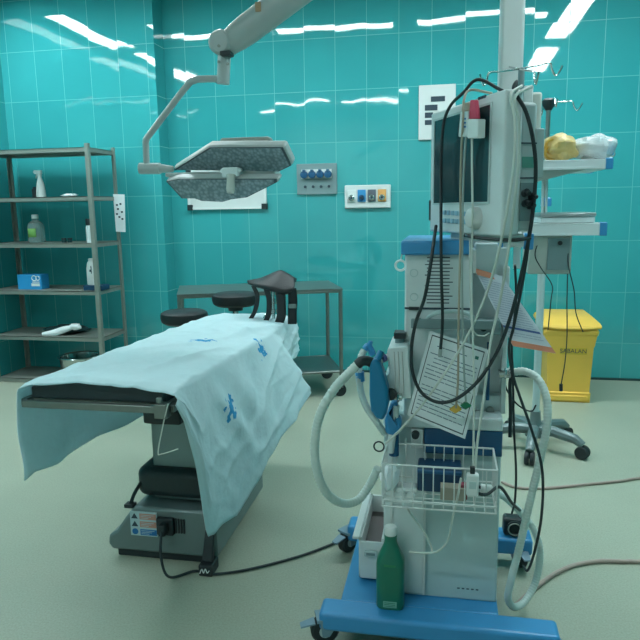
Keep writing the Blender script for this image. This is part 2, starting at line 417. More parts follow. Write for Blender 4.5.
# white control panel with dark windows
x0, z1, x1, z0 = -.245, 2.50, .06, 2.055
t = thing('wall_control_panel', 'white wall control panel with small dark displays, partly hidden by the monitor', 'control panel', ((x0+x1)/2, WY, z0))
MB().box((x0, WY-.02, z0), (x1, WY, z1)).build('plate', white, t, bevel=.004)
for (a, b, c, d) in ((431, 97, 445, 101.5), (425, 105.5, 437.5, 110.5), (425, 113, 433, 118), (425, 120.5, 433, 125)):
    xa, za, xb, zb = wallrect(a, b, c, d); MB().box((xa, WY-.024, zb), (xb, WY-.02, za)).build('display', ink, t)
# whiteboard with black corners behind the lamp
x0, z1, x1, z0 = -2.35, 1.86, -1.6, 1.5
t = thing('whiteboard', 'small whiteboard with black corners on the wall behind the surgical lamp', 'whiteboard', ((x0+x1)/2, WY, z0))
MB().box((x0+.02, WY-.02, z0+.02), (x1-.02, WY, z1-.02)).build('board', white, t)
fr = MB(); fr.box((x0, WY-.03, z0), (x1, WY, z0+.02)).box((x0, WY-.03, z1-.02), (x1, WY, z1)).box((x0, WY-.03, z0), (x0+.02, WY, z1)).box((x1-.02, WY-.03, z0), (x1, WY, z1))
fr.build('frame', whitep, t)
for cx, cz, sx, sz in ((x0, z0, 1, 1), (x1, z0, -1, 1), (x0, z1, 1, -1), (x1, z1, -1, -1)):
    MB().box((cx-.006*sx, WY-.036, cz-.006*sz), (cx+.045*sx, WY, cz+.045*sz)).build('corner_cap', black, t, bevel=.004)

# ------------------------------------------------------------------ steel rack and what it holds
RX0, RX1, RY0, RY1 = -3.945, -2.885, 5.02, 5.47
rack = thing('storage_rack', 'tall open steel storage rack with six shelves against the left wall', 'rack', ((RX0+RX1)/2, (RY0+RY1)/2, 0))
for px_ in (RX0, RX1):
    for py_ in (RY0, RY1):
        sx = 1 if px_ == RX0 else -1; sy = 1 if py_ == RY0 else -1
        MB().prism([(px_, py_, .0), (px_+sx*.034, py_, .0), (px_+sx*.034, py_+sy*.008, .0), (px_+sx*.008, py_+sy*.008, .0), (px_+sx*.008, py_+sy*.034, .0), (px_, py_+sy*.034, .0)], (0, 0, 2.05)).build('post', darksteel, rack)
LEV = (.04, .425, .83, 1.235, 1.625, 2.02)
for z in LEV:
    m_ = MB().box((RX0+.009, RY0+.009, z-.006), (RX1-.009, RY1-.009, z))
    m_.box((RX0+.009, RY0+.009, z-.035), (RX1-.009, RY0+.013, z)).box((RX0+.009, RY1-.013, z-.035), (RX1-.009, RY1-.009, z))
    m_.box((RX0+.009, RY0+.013, z-.035), (RX0+.013, RY1-.013, z)).box((RX1-.013, RY0+.013, z-.035), (RX1-.009, RY1-.013, z))
    m_.build('shelf', darksteel, rack)
def sp(px, py, lev, Y=5.2):                                          # spot on a shelf under a photo column
    p = A(px, py, Y); return V((p.x, Y, LEV[lev]))
# white spray bottle
p = sp(41, 193, 4); t = thing('spray_bottle', 'white trigger spray bottle on the second shelf from the top', 'spray bottle', p)
MB().lathe([(0, 0), (.036, 0), (.04, .008), (.038, .06), (.031, .12), (.017, .165), (.015, .18), (0, .18)], p).build('body', whitep, t)
h = MB().lathe([(.019, .178), (.019, .2), (.013, .205), (0, .205)], p); h.build('collar', whitep, t)
h = MB().box(p+V((-.045, -.012, .2)), p+V((.022, .012, .232))); h.prism([p+V((-.026, -.007, .2)), p+V((-.04, -.007, .165)), p+V((-.034, -.007, .163)), p+V((-.016, -.007, .2))], (0, .014, 0))
h.box(p+V((-.056, -.007, .21)), p+V((-.045, .007, .226))).build('trigger_head', whitep, t, bevel=.003)
p = sp(35, 193, 4); t = thing('small_black_bottle', 'short black bottle standing left of the white spray bottle', 'bottle', p)
MB().lathe([(0, 0), (.025, 0), (.025, .07), (.018, .076), (0, .076)], p, n=14).build('body', black, t); MB().lathe([(.014, .075), (.014, .092), (0, .092)], p, n=12).build('cap', ink, t)
p = sp(69, 193, 4); o = MB().blob(p+V((0, 0, .014)), (.07, .05, .014), amp=.35, sc=2.2).build('cleaning_cloth', paper); tag(o, 'crumpled white cloth lying on the second shelf from the top', 'cloth')
# clear bottle
p = sp(37, 240, 3); t = thing('clear_bottle', 'clear round bottle with green label on the third rack shelf', 'bottle', p)
MB().lathe([(0, .002), (.066, .002), (.072, .012), (.072, .13), (.06, .17), (.026, .195), (.024, .215), (0, .215)], p).build('body', clearb, t)
MB().lathe([(.028, .21), (.028, .24), (.024, .245), (0, .245)], p).build('cap', whitep, t)
l = MB(); rows = []
for zz in (.05, .125): rows.append([p+V((.0735*math.sin(a), -.0735*math.cos(a), zz)) for a in [(-.55+1.1*k/8) for k in range(9)]])
l.grid(rows).build('label', greenl, t, solid=.001)
p = sp(89.5, 241, 3, 5.12); t = thing('black_capped_bottle', 'slim white bottle with black cap beside the rack post', 'bottle', p)
MB().lathe([(0, 0), (.024, 0), (.024, .13), (.018, .15), (0, .15)], p, n=16).build('body', panelg, t); MB().lathe([(.022, .148), (.022, .2), (.018, .204), (0, .204)], p, n=16).build('cap', black, t)
for k, (px, s_) in enumerate(((64, 'left'), (70, 'right'))):
    p = sp(px, 241, 3); t = thing('small_dark_jar', 'small dark jar on the third rack shelf, the %s one of two' % s_, 'jar', p, 'small dark jars on the third shelf')
    MB().lathe([(0, 0), (.02, 0), (.02, .028), (0, .028)], p, n=14).build('body', mat('dark_glass%d' % k, (24, 70, 76), .3), t); MB().lathe([(.021, .027), (.021, .038), (0, .038)], p, n=14).build('lid', black, t)
# blue carton
p = sp(34, 287, 2, 5.16); t = thing('glove_box', 'bright blue carton with white printing on the rack', 'box', p)
MB().box(p+V((-.115, -.06, 0)), p+V((.115, .06, .13))).build('carton', glovebox, t, bevel=.003)
pr = MB()
for (a, b, c, d) in ((.02, .03, .1, .055), (.03, .062, .1, .07)): pr.box(p+V((a, -.062, b)), p+V((c, -.06, d)))
pr.torus(p+V((.05, -.0605, .1)), (0, 1, 0), .022, .004, 18, 4).torus(p+V((.085, -.0605, .1)), (0, 1, 0), .018, .004, 18, 4)
pr.build('white_print', whitep, t)
p = sp(92, 287, 2, 5.12); o = MB().box(p+V((-.05, -.06, .0)), p+V((.13, .07, .045))).build('dark_blue_case', navy, bevel=.006); tag(o, 'flat dark blue case under the white bottle by the rack post', 'case')
q = p+V((.012, 0, .045)); t = thing('white_pump_bottle', 'white bottle with black mark standing on the dark blue case', 'bottle', q)
MB().lathe([(0, 0), (.042, 0), (.046, .01), (.046, .14), (.036, .19), (.03, .2), (0, .2)], q).build('body', whitep, t)
MB().lathe([(.026, .198), (.026, .222), (.02, .226), (0, .226)], q, n=16).build('cap', whitep, t)
rows = [[q+V((.0468*math.sin(a), -.0468*math.cos(a), zz)) for a in [(.05+.4*k/5) for k in range(6)]] for zz in (.115, .135)]
rows2 = [[q+V((.0468*math.sin(a), -.0468*math.cos(a), zz)) for a in [(.3+.16*k/3) for k in range(4)]] for zz in (.1, .165)]
MB().grid(rows).grid(rows2).build('printed_mark', ink, t, solid=.001)
# cloth and glove on the fifth shelf
p = sp(66, 332, 1, 5.25); o = MB().blob(p+V((0, 0, .03)), (.19, .14, .03), 26, 14, .4, 2.5, 3).build('folded_dark_cloth', tealcloth); tag(o, 'dark green folded cloth on the fifth rack shelf', 'cloth')
p = sp(55, 333, 1, 5.08); g = MB(); g.sweep(spline([p+V((-.12, 0, .012)), p+V((-.02, .01, .022)), p+V((.09, .02, .055)), p+V((.17, .02, .075))]), [.016+.016*math.sin(i/24*PI) for i in range(25)], 10)
g.blob(p+V((.19, .02, .08)), (.055, .035, .03), amp=.3, sc=3)
o = g.build('white_glove', paper); tag(o, 'crumpled white glove lying on the dark green cloth', 'glove')
p = sp(81, 376, 0, 5.24); t = thing('steel_basin', 'steel basin on the bottom shelf of the rack', 'basin', p)
MB().lathe([(0, .004), (.15, .004), (.158, .02), (.172, .165), (.186, .17), (.182, .176), (.168, .168), (.152, .02), (0, .012)], p, n=28).build('bowl', chrome, t)
MB().torus(p+V((0, 0, .172)), (0, 0, 1), .182, .006, 28, 6).build('rim', chrome, t)
# paper tag on the post
pa = [A(113, 194, 5.41), A(124.5, 194.5, 5.41), A(125.5, 232, 5.41), A(116, 231.5, 5.41)]
t = thing('paper_notice', 'white paper notice hanging on the rear right rack post', 'paper', (pa[0]+pa[2])/2)
MB().prism(pa, (0, .002, 0)).build('sheet', paper, t)
pr = MB()
for (x, y) in ((117, 205), (120.5, 204), (118, 209), (117, 214), (122, 212), (119.5, 217), (122.5, 219)):
    c = A(x, y, 5.408); pr.box(c+V((-.01, 0, -.008)), c+V((.008, .002, .008)))
pr.build('printed_marks', ink, t)

# ------------------------------------------------------------------ instrument trolley and stools
FR = Z(341.5, 396, 0); ang = math.radians(21)
ue = V((-math.cos(ang), -math.sin(ang), 0)); ve = V((-math.sin(ang), math.cos(ang), 0))
TL, TD, TZ = 1.24, .56, .875
tr = thing('instrument_trolley', 'stainless steel instrument trolley with open legs by the tiled wall', 'trolley', FR+ue*TL/2+ve*TD/2)
def tp(a, b, z): return FR+ue*a+ve*b+V((0, 0, z))
def slab(mb, a0, b0, a1, b1, z0, z1): return mb.prism([tp(a0, b0, z0), tp(a1, b0, z0), tp(a1, b1, z0), tp(a0, b1, z0)], (0, 0, z1-z0))
for a in (0, TL):
    for b in (0, TD):
        lg = MB().cyl(tp(a, b, .1), tp(a, b, TZ-.01), .0155).build('leg', steel, tr)
        c = MB().lathe([(0, 0), (.05, 0), (.052, .006), (.052, .018), (.05, .024), (0, .024)], tp(a, b, .052)-ve*.012+ue*.012, ve, 22); c.build('caster_wheel', rubber, lg)
        MB().box((-.02, -.022, 0), (.02, .022, .05), Matrix.Translation(tp(a, b, .075)+ue*.004)).build('caster_fork', steel, lg)
top = MB(); slab(top, -.015, -.015, TL+.015, TD+.015, TZ-.012, TZ)
top.build('top', steel, tr)
rl = MB()
for (a0, b0, a1, b1) in ((0, 0, TL, 0), (TL, 0, TL, TD), (TL, TD, 0, TD), (0, TD, 0, 0)):
    rl.cyl(tp(a0, b0, TZ-.022), tp(a1, b1, TZ-.022), .012)
rl.build('top_frame', steel, tr)
ls = MB(); slab(ls, 0, 0, TL, TD, .2, .212); ls.build('lower_shelf', steel, tr)
rl = MB()
for (a0, b0, a1, b1) in ((0, 0, TL, 0), (TL, 0, TL, TD), (TL, TD, 0, TD), (0, TD, 0, 0)): rl.cyl(tp(a0, b0, .205), tp(a1, b1, .205), .011)
rl.build('lower_frame', steel, tr)
def stool(c, zs, lab):
    c = V((c.x, c.y, 0)); t = thing('round_stool', lab, 'stool', c, 'black round stools behind the table')
    MB().lathe([(0, zs-.085), (.13, zs-.085), (.152, zs-.07), (.16, zs-.04), (.155, zs-.012), (.135, zs), (0, zs+.004)], c, n=30).build('seat', leather, t)
    MB().lathe([(.05, zs-.12), (.05, zs-.085), (0, zs-.085)], c).build('seat_plate', black, t)
    MB().lathe([(0, .1), (.032, .1), (.032, .42), (.02, .42), (.02, zs-.11), (0, zs-.11)], c).build('column', chrome, t)
    for k in range(5):
        an = 2*PI*k/5+.3; d = V((math.cos(an), math.sin(an), 0))
        lg = MB().sweep([c+d*.02+V((0, 0, .12)), c+d*.15+V((0, 0, .1)), c+d*.25+V((0, 0, .075))], [.022, .018, .014], 8).build('leg', black, t)
        MB().lathe([(0, -.014), (.028, -.014), (.028, .014), (0, .014)], c+d*.25+V((0, 0, .03)), d.cross(V((0, 0, 1))), 14).build('caster_wheel', rubber, lg)
p = A(235, 293, 4.25); stool(p, p.z, 'black round stool between table head and trolley, the taller right one')
p = A(184, 311, 4.1); stool(p, p.z, 'black round stool left of the drape, the lower one')
# ------------------------------------------------------------------ operating table
X0, X1, Y0, Y1 = -1.45, -.905, 1.985, 3.74
tb = thing('operating_table', 'grey operating table on a pedestal base, under the pale blue drape', 'operating table', (-1.17, 2.75, 0))
# base: wide foot with sloping shoulders
bs = MB(); prof = [(-1.415, .035), (-1.435, .06), (-1.43, .1), (-1.39, .125), (-1.345, .19), (-1.30, .245), (-.97, .245), (-.935, .215), (-.93, .035)]
bs.prism([V((x, 2.42, z)) for x, z in prof], (0, .72, 0)).build('base', tbase, tb, bevel=.012)
MB().box((-1.40, 2.435, .0), (-.955, 3.12, .04)).build('base_skirt', black, tb, bevel=.008)
st = MB().box((-1.318, 2.414, .115), (-1.195, 2.42, .225)).build('warning_label', stickerw, tb)
lx = -1.318
for k, m_ in enumerate((stickero, stickero, stickerb)):
    z = .222-.036*k
    MB().box((lx+.045, 2.4125, z-.03), (lx+.12, 2.414, z-.004)).build('label_text_panel', stickerb if k == 2 else stickero, st)
    s = MB()
    if k < 2: s.prism([V((lx+.006, 2.414, z-.028)), V((lx+.036, 2.414, z-.028)), V((lx+.021, 2.414, z-.004))], (0, -.0015, 0))
    else: s.lathe([(0, 0), (.014, 0), (.014, .0015), (0, .0015)], (lx+.021, 2.414, z-.016), (0, -1, 0), 16)
    s.build('label_symbol', ink if k < 2 else stickerb, st)
    ln = MB()
    for j in range(3): ln.box((lx+.05, 2.4115, z-.011-.007*j), (lx+.11-.012*j, 2.4125, z-.009-.007*j))
    ln.build('label_text', stickerw, st)
so = MB().box((-1.19, 2.395, .135), (-1.115, 2.42, .21)).build('power_socket', black, tb, bevel=.004)
MB().box((-1.165, 2.355, .15), (-1.135, 2.395, .2)).build('power_plug', rubber, so, bevel=.005)
sr = MB()
for k in range(4): sr.box((-1.112+.012*k, 2.414, .14), (-1.106+.012*k, 2.42, .205))
sr.build('vent_ribs', black, tb)
# floor lock foot in front with its white mark
ft = MB().box((-.985, 2.335, 0), (-.925, 2.42, .05)); ft.prism([V((-.98, 2.36, .05)), V((-.93, 2.36, .05)), V((-.935, 2.405, .19)), V((-.972, 2.405, .19))], (0, .02, 0))
ft = ft.build('brake_foot', black, tb, bevel=.006)
sw = MB().tube([V((-.978, 2.333, .014)), V((-.968, 2.333, .034)), V((-.961, 2.333, .018)), V((-.953, 2.333, .036)), V((-.945, 2.333, .02)), V((-.936, 2.333, .03))], .0022, 6)
sw.build('white_mark', whitep, ft)
# column, bellows, rail
MB().box((-1.25, 2.52, .24), (-.99, 2.98, .775)).build('column', tcol, tb, bevel=.01)
b = MB()
rbox(b, (-1.315, 2.47, .265), (-.95, 3.03, .395), .05).build('bellows_cover', blackpad, tb, bevel=.035, seg=4)
l = MB().tube([V((-1.285, 2.49, .34)), V((-1.31, 2.455, .29)), V((-1.325, 2.44, .245))], .008); l.box((-1.345, 2.42, .235), (-1.305, 2.455, .25)).build('release_lever', black, tb)
MB().box((-1.27, 2.5, .775), (-.95, 3.2, .825)).tilt().build('top_carrier', black, tb, bevel=.006)
MB().box((X0+.02, Y0+.01, .822), (X1-.02, Y1, .85)).tilt().build('table_plate', darksteel, tb, bevel=.004)
mt = MB()
n = 14; poly = []
for k in range(n+1):
    x = X0+.02+(X1-X0-.04)*k/n; poly.append(V((x, Y0, .895+.022*math.sin(PI*k/n)**.6)))
poly += [V((X1-.02, Y0, .852)), V((X0+.02, Y0, .852))]
mt.prism(poly, (0, Y1-Y0, 0)).tilt().build('mattress', blackpad, tb, bevel=.008)
MB().box((X0, Y0-.03, .826), (X1+.005, Y0-.012, .852)).build('end_rail', steel, tb, bevel=.003)
for s in (0, 1):
    x = X1+.004 if s else X0-.004
    MB().box((x-.012, Y0-.01, .826), (x+.012, Y1-.02, .852)).tilt().build('side_rail', steel, tb, bevel=.003)
cl = MB().box((-.945, Y0-.05, .815), (-.9, Y0-.01, .865)); cl.cyl((-.93, Y0-.035, .865), (-.93, Y0-.035, .885), .01).build('rail_clamp', steel, tb, bevel=.003)
MB().box((-1.03, 2.02, .765), (-.89, 2.3, .82)).tilt().build('tilt_block', black, tb, bevel=.01)
o = MB().tube([A(168, 404, 1.93), A(163, 425, 1.94), A(158, 452, 1.95), A(162, 454, 1.95), A(178, 449, 1.95)], .0022, 6, 8);
o = o.build('white_tie_string', cablew); tag(o, 'thin white string dangling from the near end of the table rail', 'string')
# mains lead of the table
pts = [V((-1.15, 2.36, .175)), V((-1.13, 2.30, .1)), V((-1.09, 2.28, .02))]+[Z(x, y, .008) for x, y in ((195, 571), (214, 574), (250, 569), (300, 556), (335, 543), (350, 537))]
o = MB().tube(pts, .0055, 8, 10).build('power_cord', rubber); tag(o, 'black power cord running over the floor from the table base to the anaesthesia machine', 'cord')

# ------------------------------------------------------------------ the drape
HANG = [(1.955, -.888, .862), (2.0, -.88, .79), (2.05, -.868, .60), (2.115, -.858, .305), (2.15, -.852, .30), (2.25, -.846, .292), (2.33, -.843, .279), (2.41, -.84, .270), (2.68, -.82, .31), (2.94, -.78, .40), (3.10, -.735, .49), (3.19, -.695, .56),
        (3.25, -.775, .64), (3.33, -.86, .64), (3.57, -.885, .634), (3.76, -.888, .655)]
HL = [(1.955, .555), (2.0, .57), (2.1, .55), (2.3, .53), (2.6, .52), (3.0, .49), (3.76, .5)]
def interp(tab, y):
    for i in range(len(tab)-1):
        if y <= tab[i+1][0]:
            k = (y-tab[i][0])/(tab[i+1][0]-tab[i][0]); k = max(0, min(1, k))
            return [a+(b-a)*k for a, b in zip(tab[i][1:], tab[i+1][1:])]
    return list(tab[-1][1:])
def sm(a, b, x):
    t = max(0, min(1, (x-a)/(b-a))); return t*t*(3-2*t)
def ridge(x, y, x0, y0, x1, y1, w, h):
    dx, dy = x1-x0, y1-y0; L = dx*dx+dy*dy; t = ((x-x0)*dx+(y-y0)*dy)/L
    k = sm(-.15, .25, t)*(1-sm(.75, 1.15, t)); d = abs((x-x0)*dy-(y-y0)*dx)/math.sqrt(L)
    return h*k*math.exp(-(d/w)**2)
PRINTS = []
rows = []; NS = 130
for i in range(NS+1):
    y = 1.955+(3.76-1.955)*i/NS
    xb, zb = interp(HANG, y); (zl,) = interp(HL, y)
    xr, xl = X1+.012, X0+.004
    row = []
    NL, NT, NR = 22, 44, 44
    edge = .905
    for k in range(NL):                                              # left flap, from its hem up
        t = 1-k/NL; z = edge-.012-(edge-.012-zl)*t
        w = .02*math.sin(y*9+t*2)*t+.018*noise.noise(V((y*5, t*3, 1)))*t
        row.append(V((xl-.016-.012*t+w, y+.03*t*noise.noise(V((y*4, 7, t))), z)))
    for k in range(NT+1):                                            # over the mattress
        t = k/NT; x = xl-.012+(xr-xl+.024)*t
        z = .902+.026*math.sin(PI*min(1, max(0, t)))**.6
        if i < 3: z -= .004*(3-i)
        z += .003*noise.noise(V((x*9, y*5, 3)))
        rg_ = 1-abs(noise.noise(V((x*3.5+y*1.2, y*2.2-x*1.5, 5))))*2.6; z += .007*max(0, rg_)**3
        rg_ = 1-abs(noise.noise(V((x*5-y*1.8, y*3.1+x*2, 15))))*3; z += .004*max(0, rg_)**3
        z += ridge(x, y, -1.38, 2.5, -.95, 2.78, .025, .011)+ridge(x, y, -1.1, 2.05, -.93, 2.75, .022, .015)+ridge(x, y, -1.3, 2.2, -1.0, 2.35, .018, .009)
        z += ridge(x, y, -1.15, 3.2, -.9, 3.02, .03, .016)+ridge(x, y, -1.0, 3.0, -.9, 3.42, .022, .02)-ridge(x, y, -1.02, 2.84, -.9, 3.14, .02, .010)
        z += ridge(x, y, -1.42, 3.1, -1.15, 3.0, .02, .005)+ridge(x, y, -1.35, 3.45, -1.0, 3.4, .02, .004)
        row.append(V((x, y, z)))
    for k in range(1, NR+1):                                         # right hang
        t = k/NR; D = edge-zb
        x0_ = xr+.012
        bul = sm(2.1, 3.0, y)*(1-sm(3.2, 3.3, y))
        x = x0_+(xb-xr)*(t**(1.1-.25*bul))+.012*math.sin(PI*t)
        amp = min(1, D/.3)
        x += amp*t*(.006*math.sin(y*9+t*3.5)+.012*noise.noise(V((y*3.2+t*1.5, t*2.2, 9)))+.006*noise.noise(V((y*12, t*9, 4))))
        x += amp*.03*math.exp(-(((y-2.62)-(t-.25)*.35)/.10)**2)*math.sin(PI*min(1, t*1.2))
        x += amp*.022*math.exp(-(((y-2.35)-(t-.2)*.5)/.06)**2)*math.sin(PI*min(1, t*1.1))
        x -= amp*.03*math.exp(-((y-2.83+.25*t)/.07)**2)*math.sin(PI*min(1, t*1.3))
        rg_ = 1-abs(noise.noise(V((y*3.4+t*2.6, t*1.6-y*.8, 21))))*2.2; x += amp*.014*max(0, rg_)**3*min(1, t*4)
        rg_ = 1-abs(noise.noise(V((y*5+3-t*3.4, t*2.4+y, 33))))*2.4; x += amp*.005*max(0, rg_)**3*min(1, t*4)
        z = edge-.004-D*t
        row.append(V((max(x, x0_-.008), y+.012*noise.noise(V((y*6, t*3, 2)))*t, z)))
    for p in row: p.z -= .033*(p.y-1.985)*sm(.5, .9, p.z)
    rows.append(row)
def hit(px, py):                                                     # where a photo point meets the hanging cloth
    best = None; d = ray(px, py).normalized()
    for r in rows:
        for p in r[22:]:
            q = p-CAM; e = (q-d*q.dot(d)).length
            if best is None or e < best[0]: best = (e, p)
    return best[1]
PRINTS = [(hit(231, 408), .07), (hit(262, 349), .07), (hit(201, 340), .075)]
print_cloth(); translucent(clothm, .38)
o = MB().grid(rows).build('surgical_drape', clothm, solid=.003, sharp=180); tag(o, 'pale blue cloth drape with small blue prints spread over the operating table', 'drape')

# ------------------------------------------------------------------ leg holder at the head of the table
hp = A(273, 325, 3.62)
lh = thing('leg_holder', 'black padded leg holder with hanging straps at the far table corner', 'leg holder', hp)
def H(x, y, dy=0.0): return A(x, y, 3.62+dy)
rows = []
for i in range(15):                                                  # saddle shaped gutter
    u = i/14
    fr_ = spline([H(248, 284, -.02), H(258, 285, -.1), H(272, 289, -.13), H(284, 292, -.13), H(294, 288, -.1)], 8)
    bk_ = spline([H(247, 281, .0), H(258, 279, .06), H(270, 276, .1), H(286, 277, .12), H(297, 279, .1)], 8)
    cr_ = spline([H(248, 281, -.01), H(262, 278, .0), H(279, 270.5, .0), H(287, 273, .0), H(296, 279, .0)], 8)
    a, b, c = (q[min(len(q)-1, round(u*(len(q)-1)))] for q in (fr_, bk_, cr_))
    rows.append(spline([a, a.lerp(c, .55)+V((0, 0, .006)), c, b.lerp(c, .5)+V((0, 0, .004)), b], 4))
MB().grid(rows).build('padded_gutter', leather, lh, solid=.02, sharp=180)
for pts, w in (([(253, 286, -.05), (257, 296, -.07), (255, 310, -.07), (249, 321, -.07)], .012), ([(266, 289, -.1), (269, 300, -.1), (268, 315, -.1), (262, 327, -.1)], .015),
               ([(280, 291, -.12), (281, 303, -.12), (281, 316, -.12), (278, 325, -.12)], .026), ([(292, 288, -.1), (293, 300, -.08), (292.5, 312, -.08), (292.5, 324, -.08)], .025)):
    c = spline([H(*p) for p in pts], 6); m_ = MB()
    for i in range(len(c)-1): pass
    m_.grid([[p+V((-w, 0, 0)), p+V((-w*.4, -.004, 0)), p+V((w*.4, .004, 0)), p+V((w, 0, 0))] for p in c])
    s_ = m_.build('strap', leather, lh, solid=.005, sharp=180)
MB().box(H(292.5, 306, -.085)+V((-.022, -.01, -.012)), H(292.5, 306, -.085)+V((.022, .004, .012))).build('buckle', steel, lh, bevel=.003)
pp = H(273, 292); m_ = MB().cyl(pp+V((0, 0, .02)), pp+V((0, 0, -.17)), .011); m_.lathe([(0, 0), (.018, 0), (.018, .03), (0, .03)], pp+V((0, 0, -.07))); m_.lathe([(0, 0), (.02, 0), (.02, .02), (0, .02)], pp+V((0, 0, -.12)))
m_.build('post', chrome, lh)
e = pp+V((0, 0, -.13)); m_ = MB().tube([e, H(266, 315, -.02), H(261, 330, -.05)], .009); m_.cyl(H(261, 328, -.05), H(261, 336, -.05), .013).build('clamp_rod', chrome, lh)

# ------------------------------------------------------------------ surgical lamp
LY = 3.05
sl = thing('surgical_lamp', 'ceiling mounted surgical lamp with two hexagonal LED-cell heads on a grey arm', 'surgical lamp', (A(228, 175, LY).x, LY, 1.62))
un = V((-.12, -.62, -.55)).normalized()                              # the way the glass looks
def flatpoly(pts, p0, n): return [onplane(x, y, p0, n) for x, y in pts]
def shrink(poly, k):
    c = sum(poly, V((0, 0, 0)))/len(poly); return [c+(p-c)*k for p in poly]
p_up = A(230, 168, LY-.04); p_lo = A(225, 190, LY-.10)
un2 = V((-.1, -.75, -.42)).normalized()
up_l = flatpoly([(174, 169.5), (210, 147), (283, 147), (291.5, 165), (279, 171)], p_up, un)
up_h = MB().prism([p-un*.001 for p in shrink(up_l, 1.03)], -un*.05).build('upper_head', armgrey, sl, bevel=.012, seg=3)
MB().prism(up_l, un*.004).build('lens_rim', lensrim, up_h)
MB().prism([p+un*.003 for p in shrink(up_l, .955)], un*.004).build('glass', lens, up_h)
hd = MB(); a, b = A(221, 141, LY+.12), A(271, 140.5, LY+.12)
rbox(hd, V((a.x, LY+.1, a.z-.028)), V((b.x, LY+.16, a.z+.012)), .015, axis=1).build('top_grip', darksteel, up_h, bevel=.006)
lo_l = flatpoly([(166.5, 181), (179, 178.5), (277, 178.5), (277, 182), (247, 197), (231, 199), (223, 201.5), (202, 200.5), (195, 198), (182, 198)], p_lo, un2)
lo_h = MB().prism([p-un2*.001 for p in shrink(lo_l, 1.025)], -un2*.05).build('lower_head', armgrey, sl, bevel=.010, seg=3)
MB().prism(lo_l, un2*.004).build('lens_rim', lensrim, lo_h)
MB().prism([p+un2*.003 for p in shrink(lo_l, .955)], un2*.004).build('glass', lens, lo_h)
a, b = A(170, 174.5, LY), A(278, 174.5, LY)
MB().box((a.x, LY-.06, a.z-.015), (b.x, LY+.05, b.z+.018)).build('cross_bar', armgrey, sl, bevel=.006)
hn = MB(); c = A(231, 173, LY-.12)
hn.box(c+V((-.04, -.02, -.02)), c+V((.04, .06, .025))); hn.box(c+V((-.05, -.012, .0)), c+V((.05, .01, .02)))
hn = hn.build('handle_mount', panelg, sl, bevel=.008)
g0, g1 = A(231, 175, LY-.15), A(230.5, 193, LY-.17)
MB().sweep([g0, g0.lerp(g1, .3), g0.lerp(g1, .75), g1], [.022, .018, .020, .016], 14).build('sterile_handle', offwhite, hn)
h0, h1 = A(140, 168.5, LY), A(160, 168.5, LY)
MB().cyl(h0, h1, .027, n=20).build('hub', armgrey, sl)
MB().cyl(h1, A(173, 169, LY), .022, .014, n=20).build('hub_cone', armgrey, sl)
yk = MB().tube([A(146.5, 166, LY), A(146, 148, LY), A(146, 141, LY), A(150, 134, LY), A(186, 87, LY), A(194, 80.5, LY), A(203, 79, LY), A(224, 79, LY)], .0155, 12, 10); yk.build('yoke_arm', armgrey, sl)
kn = MB(); kn.cyl(A(223, 84, LY), A(224.5, 52, LY), .030, n=20); kn.build('swivel_post', armgrey, sl)
# big spring arm with its ceiling column out of the picture
ea, eb = A(229, 43, LY), A(286, 0, LY); dr = (eb-ea).normalized()
top_ = ea+dr*((3.0-ea.z)/dr.z)
arm = MB().sweep([ea-dr*.02, ea+dr*.05, ea+dr*.1, top_], [.052, .062, .066, .07], 20); arm.build('spring_arm', armgrey, sl)
k = MB(); k.lathe([(0, -.06), (.045, -.06), (.055, -.045), (.055, .045), (.045, .06), (0, .06)], A(223, 44, LY), (0, 1, 0), 22); k.build('knuckle', armgrey, sl, bevel=.004)
b_ = MB()
for (x, y) in ((219, 46), (219, 62), (228, 64)): b_.lathe([(0, 0), (.007, 0), (.007, .005), (0, .005)], A(x, y, LY-.061 if y < 50 else LY-.032), (0, -1, 0), 10)
b_.build('bolts', darksteel, sl)
MB().box(A(230, 55, LY)+V((-.03, -.06, -.012)), A(230, 55, LY)+V((.02, .0, .008))).build('joint_gap', black, sl, bevel=.004)
MB().cyl(top_+V((0, 0, -.1)), V((top_.x, top_.y, CH)), .06, n=20).build('ceiling_column', armgrey, sl)
st_ = A(258, 7, LY-.068); 
MB().box(st_+V((-.012, -.004, -.02)), st_+V((.014, .0, .02))).build('sticker', mat('tan_sticker', (168, 136, 104), .6), sl)

# ------------------------------------------------------------------ ceiling pendant with shelves
PY = 3.0
pd = thing('ceiling_pendant', 'white ceiling pendant column carrying two shelves with blue corners behind the monitor', 'pendant', (.45, PY+.15, 1.19))
c = A(511, 40, PY+.1)
MB().box((c.x-.05, PY+.04, 1.92), (c.x+.05, PY+.14, CH)).build('column', white, pd, bevel=.015, seg=3)
a = A(500, 88, PY); b = A(541, 174, PY)
MB().box((a.x, PY+.02, b.z+.01), (b.x-.005, PY+.3, a.z-.02)).build('upright_box', offwhite, pd, bevel=.01)
a = A(524, 86, PY); b = A(531.5, 130, PY)
MB().box((a.x, PY-.01, b.z), (b.x, PY+.02, a.z)).build('side_rail', white, pd, bevel=.004)
def shelf(z0, z1, x0, x1, lab):
    s = MB(); s.box((x0, PY, z0), (x1, PY+.42, z0+.012)).box((x0, PY, z0), (x1, PY+.012, z1)).box((x0, PY+.408, z0), (x1, PY+.42, z1)).box((x1-.012, PY, z0), (x1, PY+.42, z1))
    s.box((x0, PY, z1-.006), (x1, PY+.42, z1))
    s = s.build('shelf', panelg, pd, bevel=.003)
    for yy in (PY-.004, PY+.394): MB().box((x1-.012, yy, z0-.002), (x1+.018, yy+.03, z1+.004)).build('corner_bumper', blue, s, bevel=.004)
    return s
a = A(541, 163, PY); b = A(608, 158, PY)
sh1z = a.z+.01; s1 = shelf(sh1z-.04, sh1z, A(515, 160, PY).x, A(609, 160, PY).x, 'u')
